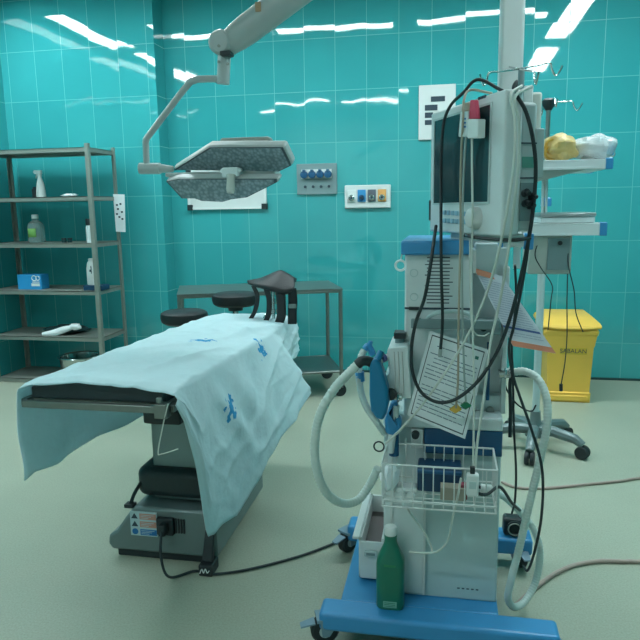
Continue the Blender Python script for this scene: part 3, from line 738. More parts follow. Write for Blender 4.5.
MB().prism([V((a.x-.1, PY+.03, sh1z-.04)), V((b.x-.08, PY+.03, sh1z-.04)), V((a.x+.0, PY+.03, sh1z-.085)), V((a.x-.1, PY+.03, sh1z-.085))], (0, .36, 0)).build('bracket', offwhite, pd, bevel=.003)
sh2z = A(560, 224, PY).z+.002; s2 = shelf(sh2z-.052, sh2z, A(522, 224, PY).x, A(603, 224, PY).x, 'l')
bw, bz = A(530, 238, PY), A(572, 275, PY)
bx = MB().box((bw.x, PY+.03, bz.z), (bz.x, PY+.26, sh2z-.052)).build('outlet_box', offwhite, pd, bevel=.006)
MB().box((A(549, 240, PY).x, PY+.024, bz.z+.02), (bz.x-.01, PY+.03, sh2z-.065)).build('outlet_plate', outgrey, bx)
MB().lathe([(0, 0), (.01, 0), (.01, .006), (0, .006)], A(560, 243, PY+.024), (0, -1, 0), 12).build('knob', black, bx)
for x in (543.5, 547): MB().cyl(A(x, 170, PY+.08), A(x-1.5, 224, PY+.08), .006, n=8).build('spacer_rod', panelg, pd)
# drip hook pole on the pendant
q = A(520, 112, PY-.06)
hp_ = MB().cyl(V((q.x, PY-.06, q.z-.2)), V((q.x, PY-.06, A(520, 71, PY).z)), .013, n=12).build('hook_pole', outgrey, pd)
def hook(mb, a, b, r=.004, drop=.05):
    d = (b-a); d.z = 0; d.normalize()
    mb.tube([a, a.lerp(b, .7), b, b+d*.012+V((0, 0, -drop*.6)), b+d*.03+V((0, 0, -drop)), b+d*.05+V((0, 0, -drop*.5)), b+d*.056+V((0, 0, -.01))], r, 6, 5)
cpt = A(519, 69, PY-.06)
for bpx in ((489, 73, -.15), (550, 63, .05), (505, 66, .15), (534, 72, -.2)):
    mb = MB(); hook(mb, cpt, A(bpx[0], bpx[1], PY-.06+bpx[2])); mb.build('drip_hook', chrome, hp_)
# bags on the upper shelf
def bag(name, c, rad, m_, lab, seed, inner):
    t = thing(name, lab, 'bag', c)
    MB().blob(c+V((0, 0, rad[2]*.9)), rad, 40, 24, .24, 1.9, seed).build('wrapping', m_, t, sharp=20)
    if inner: inner(t)
    return t
zt = sh1z+.001
c = V((A(560.5, 145, PY+.13).x, PY+.15, zt))
def inn1(t):
    for k in range(3):
        an = k*2.1; mb = MB().torus(c+V((-.02+.04*math.cos(an), -.07, .05+.015*math.sin(an))), (.2, 1, .2), .03, .005, 20, 6); mb.build('coiled_tube', ochre if k else blue, t)
bag('yellow_bag', c, (.08, .12, .064), yellow2, 'yellow plastic bag of coiled tubing on the upper pendant shelf', 2.0, inn1)
c2 = V((A(595, 145, PY+.13).x, PY+.15, zt))
def inn2(t):
    MB().lathe([(0, .008), (.05, .008), (.07, .075), (.066, .076), (.048, .014), (0, .014)], c2+V((.0, 0, 0)), n=24).build('bowl', whitep, t)
    MB().box(c2+V((.055, -.05, .02)), c2+V((.075, -.02, .065))).build('blue_piece', blue, t, bevel=.006)
bag('clear_bag', c2, (.093, .12, .06), film, 'crinkled clear plastic bag with a white bowl on the upper pendant shelf', 5.0, inn2)
# tray on the lower shelf
a, b = A(541, 222, PY+.04), A(596, 211, PY+.04)
t = thing('flat_metal_tray', 'flat silver tray case lying on the lower pendant shelf', 'tray', ((a.x+b.x)/2, PY+.2, sh2z))
MB().box((a.x, PY+.05, sh2z+.001), (b.x, PY+.36, sh2z+.026)).build('tray', panelg, t, bevel=.004)
MB().box((a.x-.004, PY+.045, sh2z+.028), (b.x+.004, PY+.365, sh2z+.045)).build('lid', mat('silver_lid', (160, 172, 172), .3, .5), t, bevel=.004)
# cables hanging from the outlet box
for k, (pts, lab) in enumerate(((((539, 240), (535, 255), (541, 268), (552, 285), (551, 300), (548, 330)), 'leftmost of three thin black leads hanging from the pendant box'),
                               (((568, 262), (567, 300), (567, 335), (565, 362), (561, 385)), 'middle one of three thin black leads hanging from the pendant box'),
                               (((570, 240), (568, 262), (574, 290), (576, 313), (583, 332)), 'rightmost of three thin black leads hanging from the pendant box'))):
    o = MB().tube([A(x, y, PY+(.04 if i == 0 else .02)) for i, (x, y) in enumerate(pts)], .0026, 6, 8); 
    if k == 1: o.cyl(A(561, 384, PY+.02), A(561, 391, PY+.02), .008, n=8)
    o = o.build('thin_lead', rubber); tag(o, lab, 'cable', 'thin leads under the pendant box')

# ------------------------------------------------------------------ infusion stand
ic = V((.565, 4.054, 0))
iv = thing('infusion_stand', 'tall infusion stand on five star dark base beside the yellow bin', 'infusion stand', ic)
ztop = A(548.5, 104, ic.y).z
MB().cyl(ic+V((0, 0, .12)), ic+V((0, 0, 1.35)), .022, n=14).build('lower_pole', panelg2, iv)
MB().cyl(ic+V((0, 0, 1.3)), ic+V((0, 0, ztop+.03)), .013, n=12).build('upper_pole', steel, iv)
MB().lathe([(0, .08), (.06, .08), (.06, .12), (.035, .16), (.03, .24), (0, .24)], ic).build('hub', tbase, iv)
MB().lathe([(0, -.035), (.018, -.035), (.036, -.005), (.038, .018), (.026, .03), (0, .03)], ic+V((0, 0, ztop)), n=16).build('top_knob', black, iv)
for an in (0, PI/2, PI, 3*PI/2):
    d = V((math.cos(an+.1), math.sin(an+.1), 0)); mb = MB(); hook(mb, ic+V((0, 0, ztop+.01)), ic+V((0, 0, ztop+.01))+d*.13); mb.build('drip_hook', chrome, iv)
MB().box(ic+V((-.02, -.03, 0))+V((0, 0, A(551, 202, ic.y).z-.025)), ic+V((.035, .02, A(551, 202, ic.y).z+.025))).build('blue_clip', blue, iv, bevel=.005)
dstar = []
w = Z(583, 459, 0); w2 = Z(532, 465, 0)
a0 = math.atan2(w.y-ic.y, w.x-ic.x)
for k in range(5):
    an = a0+k*2*PI/5; d = V((math.cos(an), math.sin(an), 0)); R_ = .296
    lg = MB().sweep([ic+d*.03+V((0, 0, .125)), ic+d*.12+V((0, 0, .13)), ic+d*.25+V((0, 0, .112)), ic+d*R_+V((0, 0, .082))], [.034, .033, .03, .024], 10).build('leg', tbase, iv)
    side = V((-d.y, d.x, 0))
    for s in (-1, 1): MB().lathe([(0, -.012), (.036, -.012), (.04, -.008), (.04, .008), (.036, .012), (0, .012)], ic+d*R_+V((0, 0, .04))+side*.016*s, side, 18).build('caster_wheel', rubber, lg)
    MB().cyl(ic+d*R_+V((0, 0, .04)), ic+d*R_+V((0, 0, .08)), .012, n=10).build('caster_stem', black, lg)

# ------------------------------------------------------------------ yellow bin
bc = V((.94, 5.32, 0))
bn = thing('waste_bin', 'yellow lidded waste bin standing against the tiled wall', 'bin', bc)
def ring(hx, y0, y1, z): return [V((bc.x-hx, y0, z)), V((bc.x+hx, y0, z)), V((bc.x+hx, y1, z)), V((bc.x-hx, y1, z))]
def loft(mb, rings):
    vs = [p for r in rings for p in r]; fs = [(3, 2, 1, 0)]
    for i in range(len(rings)-1):
        for k in range(4): fs.append((i*4+k, i*4+(k+1) % 4, i*4+4+(k+1) % 4, i*4+4+k))
    n = len(rings)*4; fs.append((n-4, n-3, n-2, n-1)); return mb.add(vs, fs)
loft(MB(), [ring(.160, 5.08, 5.52, .0), ring(.162, 5.077, 5.525, .075), ring(.154, 5.087, 5.52, .078), ring(.168, 5.082, 5.54, .43), ring(.174, 5.078, 5.545, .44), ring(.186, 5.075, 5.55, .52)]).build('body', yellow, bn, bevel=.012, seg=3)
loft(MB(), [ring(.194, 5.072, 5.56, .515), ring(.2, 5.065, 5.57, .55), ring(.19, 5.075, 5.565, .573)]).build('rim', yellow, bn, bevel=.012, seg=3)
ld = loft(MB(), [ring(.212, 5.065, 5.59, .572), ring(.216, 5.06, 5.59, .592), ring(.208, 5.09, 5.58, .612), ring(.17, 5.22, 5.54, .648), ring(.16, 5.25, 5.53, .652)]).build('lid', yellow, bn, bevel=.014, seg=3)
MB().tube([V((bc.x-.19, 5.075, .587)), V((bc.x-.1, 5.055, .58)), V((bc.x+.1, 5.055, .58)), V((bc.x+.19, 5.075, .587))], .012, 8).build('lid_lip', yellow, ld)
fp = .1135/1.0
nrm_y = 5.118+(.44-.405)*.08
lb = MB().box((bc.x-.075, 5.0785, .375), (bc.x+.12, 5.088, .425)).build('name_plate', mat('faded_yellow_plate', (206, 172, 56), .5), bn)
text_mb('SABALAN', .045, (bc.x+.022, 5.0775, .400), (1, 0, 0), (0, 0, 1), .001).build('lettering', ink, lb, fix=False)
pdl = MB().box((bc.x-.14, 5.07, .012), (bc.x+.14, 5.085, .055)); pdl.build('foot_strip', yellow, bn, bevel=.006)
o = MB()
# ------------------------------------------------------------------ anaesthesia machine
am = thing('anaesthesia_machine', 'tall white anaesthesia machine on a blue wheeled base in the right foreground', 'anaesthesia machine', (0, 2.35, 0))
zt = .13
def bar(pts, z0, z1, name, bev=.014):
    return MB().prism([V((x, y, z0)) for x, y in pts], (0, 0, z1-z0)).build(name, blue, am, bevel=bev, seg=3)
bar([(-.408, 1.985), (.385, 1.985), (.385, 2.085), (-.408, 2.085)], .062, zt, 'front_beam')
bar([(-.345, 2.08), (.198, 2.08), (.198, 2.62), (-.345, 2.62)], .07, zt-.002, 'base_plate', .006)
bar([(-.40, 2.60), (.375, 2.60), (.375, 2.71), (-.40, 2.71)], .062, zt+.004, 'rear_beam')
casterm = mat('grey_blue_caster', (118, 148, 164), .45)
def caster(x, y, an):
    d = V((math.cos(an), math.sin(an), 0)); s_ = V((-d.y, d.x, 0)); c = V((x, y, .05))+d*.03
    f = MB()
    for s in (-1, 1): f.prism([c+s_*.028*s+d*.012+V((0, 0, -.012)), c+s_*.028*s-d*.012+V((0, 0, -.012)), c+s_*.028*s-d*.05+V((0, 0, .045)), c+s_*.028*s+d*.02+V((0, 0, .045))], s_*.005*s)
    f.prism([c+s_*.033+d*.03+V((0, 0, .042)), c-s_*.033+d*.03+V((0, 0, .042)), c-s_*.033-d*.052+V((0, 0, .042)), c+s_*.033-d*.052+V((0, 0, .042))], (0, 0, .01))
    f.cyl(V((x, y, .09)), V((x, y, .115)), .018, n=12)
    f = f.build('caster', casterm, am)
    MB().lathe([(0, -.02), (.042, -.02), (.05, -.012), (.05, .012), (.042, .02), (0, .02)], c, s_, 22).build('wheel', rubber, f)
    MB().lathe([(0, -.022), (.022, -.022), (.022, .022), (0, .022)], c, s_, 16).build('wheel_hub', panelg2, f)
    MB().prism([c+d*.035+s_*.02+V((0, 0, .03)), c+d*.035-s_*.02+V((0, 0, .03)), c+d*.085-s_*.014+V((0, 0, .018)), c+d*.085+s_*.014+V((0, 0, .018))], (0, 0, .006)).build('brake_pedal', casterm, f)
caster(-.365, 2.03, math.radians(200)); caster(.35, 2.03, math.radians(-60)); caster(-.385, 2.66, math.radians(235)); caster(.32, 2.66, math.radians(-75))
# lower cabinet
cab = MB().box((-.2, 2.15, zt-.003), (.195, 2.6, .72)).build('cabinet', panelg2, am, bevel=.006)
MB().box((-.197, 2.14, .14), (-.058, 2.152, .70)).build('side_door', panelg, cab, bevel=.004)
tr_ = MB()
for x in (-.175, -.06): tr_.box((x, 2.134, .14), (x+.008, 2.142, .70))
tr_.build('door_trim', white, cab)
mk = MB()
for k in range(5): mk.box((.06+.016*k, 2.1485, .168), (.069+.016*k, 2.1505, .172))
mk.build('printed_mark', ink, cab)
a, b = A(424, 452, 2.13), A(500, 431, 2.13)
MB().box((a.x, 2.12, a.z), (.195, 2.45, b.z)).build('blue_band', dkblue, am, bevel=.004)
BZ = b.z
MB().box((-.19, 2.14, .70), (.19, 2.55, BZ)).build('body_core', panelg2, am)
a, b = A(411, 448, 2.125), A(423.5, 429, 2.125)
k = MB().box((a.x, 2.12, a.z), (b.x, 2.15, b.z)).build('valve_plate', white, am, bevel=.003)
MB().lathe([(0, 0), (.014, 0), (.012, .02), (0, .022)], A(415.5, 434, 2.12), (0, -1, 0), 14).build('valve_knob', black, k)
# work surface behind the hanging sheet and tower
MB().box((-.2, 2.12, BZ), (.195, 2.55, BZ+.045)).build('work_surface', panelg, am, bevel=.006)
tw = MB().box((-.129, 2.12, BZ+.04), (.082, 2.5, 1.347)).build('tower', panelg, am, bevel=.006)
MB().box((.082, 2.24, BZ+.04), (.205, 2.5, 1.36)).build('tower_recess', panelg, am, bevel=.004)
MB().box((.19, 2.19, BZ+.04), (.207, 2.5, 1.30)).build('recess_side', panelg, am, bevel=.003)
MB().box((-.141, 2.095, 1.347), (.078, 2.5, 1.392)).build('blue_top', blue, am, bevel=.006)
rt = MB().box((.08, 2.26, 1.36), (.262, 2.55, 1.402)).build('side_shelf', white, am, bevel=.004)
for x in (.158, .255): MB().box((x, 2.25, 1.352), (x+.03, 2.29, 1.406)).build('corner_bumper', blue, rt, bevel=.004)
MB().box((.08, 2.1, 1.29), (.095, 2.26, 1.36)).build('side_trim', white, am)
a, b = A(474, 275, 2.22), A(492, 243, 2.22)
MB().box((a.x, 2.21, a.z), (b.x+.02, 2.24, b.z)).build('pale_panel', panelg, am, bevel=.004)
sl_ = MB()
za, zb = A(440, 254, 2.118).z, A(440, 303, 2.118).z
for k in range(15):
    z = za-(za-zb)*k/14; x0 = A(427 if k % 3 else 425, 260, 2.118).x; sl_.box((x0, 2.1185, z-.0016), (A(450, 260, 2.118).x+(.01 if k % 4 == 0 else 0), 2.1205, z+.0016))
sl_.build('vent_slots', ink, tw)
z = A(430, 308.5, 2.118).z
MB().box((-.129, 2.117, z-.003), (.08, 2.121, z+.003)).build('seam', ink, tw)
MB().box((A(409, 308, 2.118).x, 2.112, z-.005), (A(419, 308, 2.118).x, 2.12, z+.005)).build('latch', black, tw)
for y in (273, 297):
    MB().torus(A(414, y, 2.12), (0, 1, 0), .012, .0015, 18, 5).build('embossed_mark', panelg2, tw)
hr = MB(); a, b = A(411, 328, 2.07), A(500, 320, 2.07)
hr.box((a.x, 2.06, a.z), (b.x, 2.075, b.z)); hr.box((a.x+.01, 2.075, a.z+.005), (a.x+.03, 2.125, b.z-.005)).box((.05, 2.075, a.z+.005), (.07, 2.125, b.z-.005))
hr.build('front_rail', outgrey, am, bevel=.003)
MB().tube([A(427, 320, 2.09), A(432, 315, 2.07), A(445, 311.5, 2.06), A(462, 312, 2.06), A(472, 317, 2.08), A(478, 327, 2.15)], .007, 8).build('curved_handle', panelg2, am)
a, b = A(464, 334, 2.17), A(501, 321, 2.17)
MB().box((a.x, 2.16, a.z), (b.x, 2.24, b.z)).build('rail_block', outgrey, am, bevel=.004)
MB().lathe([(0, 0), (.012, 0), (.01, .03), (0, .03)], A(483, 327, 2.16), (0, -1, 0), 12).build('rail_knob', black, am)
a, b = A(484, 420, 2.2), A(490, 375, 2.2)
MB().box((.09, 2.2, BZ+.045), (.2, 2.24, A(480, 395, 2.2).z)).build('outlet_block', panelg, am, bevel=.004)
MB().lathe([(0, 0), (.014, 0), (.014, .012), (.007, .014), (0, .014)], A(490, 410, 2.2), (0, -1, 0), 14).build('gas_port', steel, am)
q = A(487.5, 400, 2.195); q2 = A(489, 342, 2.195); MB().cyl(q, q2, .006, n=10).build('gas_line', dkblue, am)
rg = A(400.5, 265.5, 2.2); r_ = MB().torus(rg, (0, 1, .1), .017, .004); r_.cyl(rg+V((0, 0, .017)), A(402, 254, 2.2), .002, n=6)
r_.build('hanging_ring', whitep, am)
# absorber block at the left
ab = MB().prism([A(x, y, 2.04) for x, y in ((388, 348), (408, 346.5), (412, 399), (392, 399), (383.5, 378), (389, 373), (387, 353))], (0, .2, 0)).build('absorber', panelg, am, bevel=.004)
g = MB()
for x in (394, 398, 402): 
    p0, p1 = A(x, 352, 2.038), A(x+1.5, 394, 2.038); g.cyl(p0, p1, .0025, n=6)
g.build('ribs', white, ab)
MB().cyl(A(400, 347, 2.12), A(399.5, 335, 2.12), .016, n=16).build('gauge', outgrey, am)
MB().box(A(395, 337, 2.1)+V((-.003, -.01, -.004)), A(406, 334, 2.1)+V((0, .05, .004))).build('gauge_cap', black, am)
mb = MB().cyl(A(388, 357, 2.05), A(379, 361, 2.02), .011, n=14); mb.cyl(A(380, 360.5, 2.02), A(372, 364, 2.0), .014, n=14); mb.build('inhale_port', whitep, am)
MB().cyl(A(384.5, 357, 2.03), A(381.5, 359, 2.02), .0135, n=14).build('port_ring', mat('violet_ring', (96, 96, 150), .5), am)
mb = MB().cyl(A(388, 396, 2.03), A(402, 397, 2.03), .012, n=14); mb.torus(A(398, 397, 2.02), (1, 0, .05), .013, .004, 18, 6); mb.build('chrome_fitting', chrome, am)
MB().lathe([(0, 0), (.02, 0), (.016, .02), (0, .022)], A(391, 394, 2.02), (0, -1, 0), 14).build('fitting_knob', black, am)
mb = MB().cyl(A(396, 405, 2.06), A(390, 452, 2.07), .013, n=12); mb.build('bag_arm', panelg, am)
mb = MB().prism([A(x, y, 2.05) for x, y in ((391, 402), (399, 404), (393, 413), (402, 422), (401, 428), (396, 438), (385, 434), (384.5, 421))], (0, .05, 0)); mb.build('valve_housing', blue, am, bevel=.012, seg=3)
MB().cyl(A(394, 434, 2.09), A(394, 455, 2.09), .017, n=14).build('lower_port', dkblue, am)
MB().torus(A(379, 446.5, 2.03), (0, 1, 0), .0165, .0028).build('black_ring', black, am)
# open drawer box low at the left
DX0, DX1, DY0, DY1, DZ0 = -.297, -.205, 2.21, 2.58, zt+.012
DZ1 = A(358, 537, 2.21).z
dr_ = MB().box((DX0, DY0, DZ0), (DX0+.012, DY1, DZ1)).box((DX0, DY1-.012, DZ0), (DX1, DY1, DZ1)).box((DX0, DY0, DZ0), (DX1, DY1, DZ0+.01)).box((DX1-.008, DY0, DZ0), (DX1, DY1, DZ1)).build('open_drawer', white, am)
MB().box((DX0+.004, DY0-.008, DZ0), (DX1, DY0+.002, DZ1-.012)).build('drawer_front', panelg, dr_, bevel=.003)
MB().box((DX0-.022, DY0-.012, DZ1-.004), (DX0+.006, DY1, DZ1+.008)).build('drawer_flange', white, dr_, bevel=.003)
MB().box((DX0+.012, DY0+.002, DZ0+.085), (DX1-.008, DY1-.012, DZ0+.087)).build('drawer_lining', brown, dr_)
fr_ = MB(); c = A(371, 553, 2.2); fr_.torus(c, (0, 1, 0), .014, .003, 16, 6); fr_ = MB().box(c+V((-.024, -.012, -.01)), c+V((.024, 0, .012))).build('drawer_handle', panelg2, dr_, bevel=.003)
MB().box(c+V((-.016, -.013, -.004)), c+V((.016, -.011, .006))).build('handle_slot', outgrey, fr_)
# black foot switch cup on the rear beam
c = A(515, 513, 2.63); o = thing('black_cable_reel', 'black round lens-like cup standing on the blue rear beam', 'cable reel', (c.x, 2.655, zt+.004))
MB().box((c.x-.045, 2.625, zt+.004), (c.x+.035, 2.69, zt+.08)).build('housing', black, o, bevel=.012)
MB().lathe([(.0, 0), (.032, 0), (.034, .01), (.028, .014), (.02, .004), (0, .004)], (c.x, 2.625, zt+.042), (0, -1, 0), 20).build('cup', rubber, o)
MB().torus((c.x, 2.612, zt+.042), (0, 1, 0), .026, .003, 20, 6).build('cup_ring', darksteel, o)

# ------------------------------------------------------------------ patient monitor
zb, zt_ = 1.414, 1.803
R = A(503.5, 160, 1.86); L = A(430.5, 160, 2.28); R.z = L.z = 0
u = (R-L).normalized(); nf = V((u.y, -u.x, 0)); W = (R-L).length
if nf.dot(V((0, -1, 0))) < 0: nf = -nf
bk = -nf
pm = thing('patient_monitor', 'big pale patient monitor with dark screen on top of the anaesthesia machine', 'monitor', (L+R)/2+bk*.08+V((0, 0, zb-.012)))
def ml(a, d, z): return L+u*a+bk*d+V((0, 0, z))
def mbox(mb, a0, a1, d0, d1, z0, z1): 
    return mb.prism([ml(a0, d0, z0), ml(a1, d0, z0), ml(a1, d1, z0), ml(a0, d1, z0)], (0, 0, z1-z0))
def MF(x, y, off=.0): return onplane(x, y, R+nf*off, nf)
fr_ = MB(); mbox(fr_, 0, W, 0, .055, zb, zt_); fr_.build('front_bezel', monm, pm, bevel=.007, seg=3)
rr = MB(); mbox(rr, .05, W-.006, .05, .105, zb+.012, zt_-.03); rr.build('housing', monside, pm, bevel=.012, seg=3)
sc = [MF(435.5, 121), MF(487.5, 106), MF(488.5, 206.5), MF(436, 199)]
a0 = (sc[0]-L).dot(u); a1 = (sc[2]-L).dot(u); z1_ = (sc[0].z+sc[1].z)/2; z0_ = (sc[2].z+sc[3].z)/2
s_ = MB(); mbox(s_, a0, a1, -.002, .004, z0_, z1_); s_.build('screen', screenm, pm)
fr_ = MB(); w = .006
for (p, q, r, s) in ((a0-w, a1+w, z0_-w, z0_), (a0-w, a1+w, z1_, z1_+w), (a0-w, a0, z0_, z1_), (a1, a1+w, z0_, z1_)): mbox(fr_, p, q, -.004, .004, r, s)
fr_.build('screen_frame', monside, pm)
c = MF(477, 218, 0)
MB().lathe([(0, 0), (.033, 0), (.033, .01), (.026, .026), (.018, .03), (0, .03)], c, nf, 26).build('dial_knob', white, pm)
for k in range(14):
    t_ = (k % 7)/6; x = 445+t_*24; y = (212.5 if k < 7 else 220.5)+t_*1.6
    c = MF(x, y, 0); aa = (c-L).dot(u); q = MB(); mbox(q, aa-.009, aa+.009, -.005, .003, c.z-.007, c.z+.007); q.build('button', mat('button_blue', (138, 180, 200), .5) if k == 0 else bpy.data.materials['button_blue'], pm, bevel=.002)
q = MB(); aa = .01; mbox(q, -.012, .012, .0, .04, 1.45, 1.52); q.build('side_clip', black, pm, bevel=.004)
q = MB(); q.tube([ml(W*.55, .0, zb-.004), ml(W*.75, -.006, zb-.008), ml(W+.004, .03, zb-.010), ml(W+.002, .09, zb-.006)], .005, 8); q.build('base_grip', black, pm)
q = MB(); mbox(q, .1, W-.05, .03, .10, zb-.021, zb+.004); q.build('foot', monside, pm)
# right hand side: seams, label, plug bay
for z in (A(515, 143, 1.88).z, A(515, 178, 1.88).z):
    q = MB(); mbox(q, W-.008, W-.004, .056, .103, z-.002, z+.002); q.build('side_seam', ink, pm)
za, zb2 = A(520, 157, 1.9).z, A(520, 168, 1.9).z
q = MB(); mbox(q, W-.04, W-.005, .1, .128, A(530, 178, 1.9).z, A(530, 128, 1.9).z); q.build('rear_module', monside, pm, bevel=.004)
q = MB(); mbox(q, W-.007, W-.003, .06, .095, zb2, za); q.build('green_label', mat('pale_green_label', (84, 150, 136), .6), pm)
za, zb2 = A(520, 183, 1.9).z, A(520, 221, 1.9).z
q = MB(); mbox(q, W-.007, W-.002, .058, .1, zb2, za); q.build('plug_bay', outgrey, pm)
for (d, z) in ((.07, .45), (.09, .62), (.085, .4), (.068, .72)):
    c = ml(W-.004, d, zb2+(za-zb2)*z); q = MB().cyl(c, c+u*.016+V((0, 0, .004)), .010, n=12); q.cyl(c+u*.016+V((0, 0, .004)), c+u*.028, .006, n=10); q.build('cable_plug', black, pm)

mk = MB(); c = MF(482, 97.5)
for k in range(4): 
    aa = (c-L).dot(u)-.02+.011*k; mbox(mk, aa, aa+.007, -.0015, .002, c.z-.004, c.z+.004)
mk.build('maker_mark', ink, pm)
# modules draped over the monitor's top edge
t = thing('hanging_sensor_module', 'pale sensor connector hanging over the screen, left of the pink strapped one', 'connector', MF(463, 137, .03))
q = MB().prism([MF(460, 112, .04), MF(468, 111, .04), MF(467, 136.5, .04), MF(458, 137, .04)], -nf*.02); q.build('body', panelg, t, bevel=.003)
q = MB()
for y in (118, 122, 126): q.prism([MF(462, y, .041), MF(466, y-.2, .041), MF(466, y+1.6, .041), MF(462, y+1.8, .041)], nf*.001)
q.build('printed_mark', stickerb, t)
q = MB().prism([MF(462, 103, .036), MF(468, 102, .036), MF(468, 111, .036), MF(461, 112, .036)], -nf*.012); q.build('cable_boot', cableb, t, bevel=.003)
t = thing('pink_strapped_connector', 'white connector with pink strap hanging over the screen', 'connector', MF(473, 138, .03))
q = MB().prism([MF(467.5, 119, .044), MF(478, 119, .044), MF(477.5, 138, .044), MF(467, 138.5, .044)], -nf*.024); q.build('body', whitep, t, bevel=.003)
q = MB().prism([MF(470, 100, .036), MF(475, 100, .036), MF(477, 118.5, .036), MF(468.5, 119, .036)], -nf*.012); q.build('strap', pink, t, bevel=.003)

# ------------------------------------------------------------------ sheets of paper on the machine
def sheet(name, lab, quad, thick, m_=paper):
    t = thing(name, lab, 'paper', (quad[2]+quad[3])/2)
    nrm = (quad[1]-quad[0]).cross(quad[3]-quad[0]).normalized()
    if nrm.y > 0: nrm = -nrm
    MB().prism(quad, -nrm*thick).build('sheet', m_, t)
    def at(a, b, off=.0008):
        p = (quad[0]*(1-a)+quad[1]*a)*(1-b)+(quad[3]*(1-a)+quad[2]*a)*b; return p+nrm*off
    def strip(mb, a0, b0, a1, b1): return mb.prism([at(a0, b0, .0002), at(a1, b0, .0002), at(a1, b1, .0002), at(a0, b1, .0002)], nrm*.0006)
    return t, strip
Yp = 2.045
t, strip = sheet('printed_form', 'tilted white printed form with black border hanging in front of the machine', [A(430, 331, Yp), A(488.5, 350, Yp), A(465, 439, Yp), A(407, 415, Yp)], .002)
q = MB()
for r_ in ((.05, .03, .95, .042), (.05, .955, .95, .967), (.05, .03, .062, .967), (.938, .03, .95, .967)): strip(q, *r_)
q.build('printed_border', ink, t)
q = MB(); random.seed(11)
for k in range(17):
    b = .13+.046*k
    if k in (1, 9): continue
    a = .1+(.08 if k in (0, 3, 4) else 0); end = .9 if k % 5 else .6+.2*random.random()
    while a < end-.03:
        w = .05+.14*random.random(); strip(q, a, b, min(a+w, end), b+.009); a += w+.012
q.build('printed_lines', mat('grey_print', (104, 126, 140), .8), t)
q = MB(); strip(q, .82, .1, .88, .135); q.build('stamp', mat('green_stamp', (60, 120, 110), .8), t)
t, strip = sheet('laminated_sheet', 'slanted printed sheet with orange bands hanging at the machine right side', [A(474, 268, 2.17), A(502, 276, 2.17), A(556, 353.5, 2.1), A(513, 346, 2.1)], .002, mat('laminated_paper', (204, 214, 222), .35))
for r_ in ((0, 0, .6, .09), (0, .925, 1, 1.0)): q = MB(); strip(q, *r_); q.build('orange_band', orange, t)
q = MB(); strip(q, .0, .735, .95, .765); q.build('blue_band', mat('blue_print', (70, 96, 150), .7), t)
q = MB()
for k in range(22):
    b = .13+.034*k
    if abs(b-.75) < .03 or b > .9: continue
    a = .05; end = .9
    while a < end-.04:
        w = .06+.16*random.random(); strip(q, a, b, min(a+w, end), b+.010); a += w+.015
q.build('printed_lines', mat('grey_blue_print', (164, 176, 194), .8), t)
a, b = A(513, 268.5, 2.42), A(521, 246, 2.42); o = MB().box((a.x, 2.42, a.z), (b.x, 2.425, b.z)).build('white_tag_card', paper); tag(o, 'small white card hanging under the side shelf right of the monitor', 'card')

# ------------------------------------------------------------------ wire basket and its contents
BF, BB = 1.905, 2.088
f0, f1, g0, g1 = A(382, 464, BF), A(497.5, 470.5, BF), A(389, 443, BB), A(493, 449, BB)
zt2 = (f0.z+f1.z+g0.z+g1.z)/4
zb2 = (A(384, 507, BF).z+A(494, 513, BF).z)/2
bx0, bx1 = f0.x, f1.x
bk_ = thing('wire_basket', 'white wire basket hooked on the machine front, full of odds and ends', 'basket', ((bx0+bx1)/2, (BF+BB)/2, zb2))
q = MB()
for z in (zt2, zb2, zb2+.022):
    q.cyl((bx0, BF, z), (bx1, BF, z), .0032, n=8).cyl((bx0, BB, z), (bx1, BB, z), .0032, n=8).cyl((bx0, BF, z), (bx0, BB, z), .0032, n=8).cyl((bx1, BF, z), (bx1, BB, z), .0032, n=8)
q.build('rim', white, bk_)
q = MB()
for k in range(12):
    x = bx0+(bx1-bx0)*k/11
    q.cyl((x, BF, zb2), (x, BF, zt2), .0021, n=6).cyl((x, BB, zb2), (x, BB, zt2), .0021, n=6).cyl((x, BF, zb2), (x, BB, zb2), .0018, n=6)
for k in range(1, 5):
    y = BF+(BB-BF)*k/5
    q.cyl((bx0, y, zb2), (bx0, y, zt2), .0021, n=6).cyl((bx1, y, zb2), (bx1, y, zt2), .0021, n=6).cyl((bx0, y, zb2), (bx1, y, zb2), .0018, n=6)
q.build('wire_bars', white, bk_)
for x in (bx0+.06, bx1-.06): MB().tube([V((x, BB, zt2)), V((x, BB+.02, zt2+.012)), V((x, BB+.03, zt2-.01))], .0025, 6).build('hook', white, bk_)
a, b = A(417, 499, 2.02), A(462, 470, 2.02)
zf = zb2+.004
t = thing('navy_case', 'navy blue case standing in the wire basket', 'case', ((a.x+b.x)/2, 2.06, zf))
MB().box((a.x, 2.02, zf), (b.x, 2.11, b.z)).build('case', navy, t, bevel=.006)
MB().box((a.x, 2.016, b.z-.02), (b.x, 2.112, b.z-.006)).build('lid', dkblue, t, bevel=.004)
a = A(450, 490, 1.98); o = MB().box((a.x-.03, 1.97, zf), (a.x+.05, 2.012, A(450, 487, 1.98).z)).build('beige_box', mat('beige_carton', (150, 146, 132), .7)); tag(o, 'small beige box in front of the navy case in the basket', 'box')
a = A(406, 493, 2.03)
t = thing('white_socket_block', 'white double socket block in the left of the basket', 'socket', (a.x, 2.03, zf))
q = MB().box((a.x-.03, 2.0, zf), (a.x+.035, 2.05, a.z+.03)).build('body', whitep, t, bevel=.005)
for s in (-1, 1):
    k = MB().lathe([(.006, 0), (.013, 0), (.013, .006), (.006, .006)], (a.x+.002+.016*s, 2.0, a.z+.008), (0, -1, 0), 14).build('socket', panelg, t)
a = A(390, 490, 2.02); o = MB().blob(V((a.x, 2.02, zf+.045)), (.03, .04, .045), 14, 10, .4, 3, 6).build('crumpled_white_wrap', paper); tag(o, 'crumpled white wrapper in the left corner of the basket', 'wrapper')
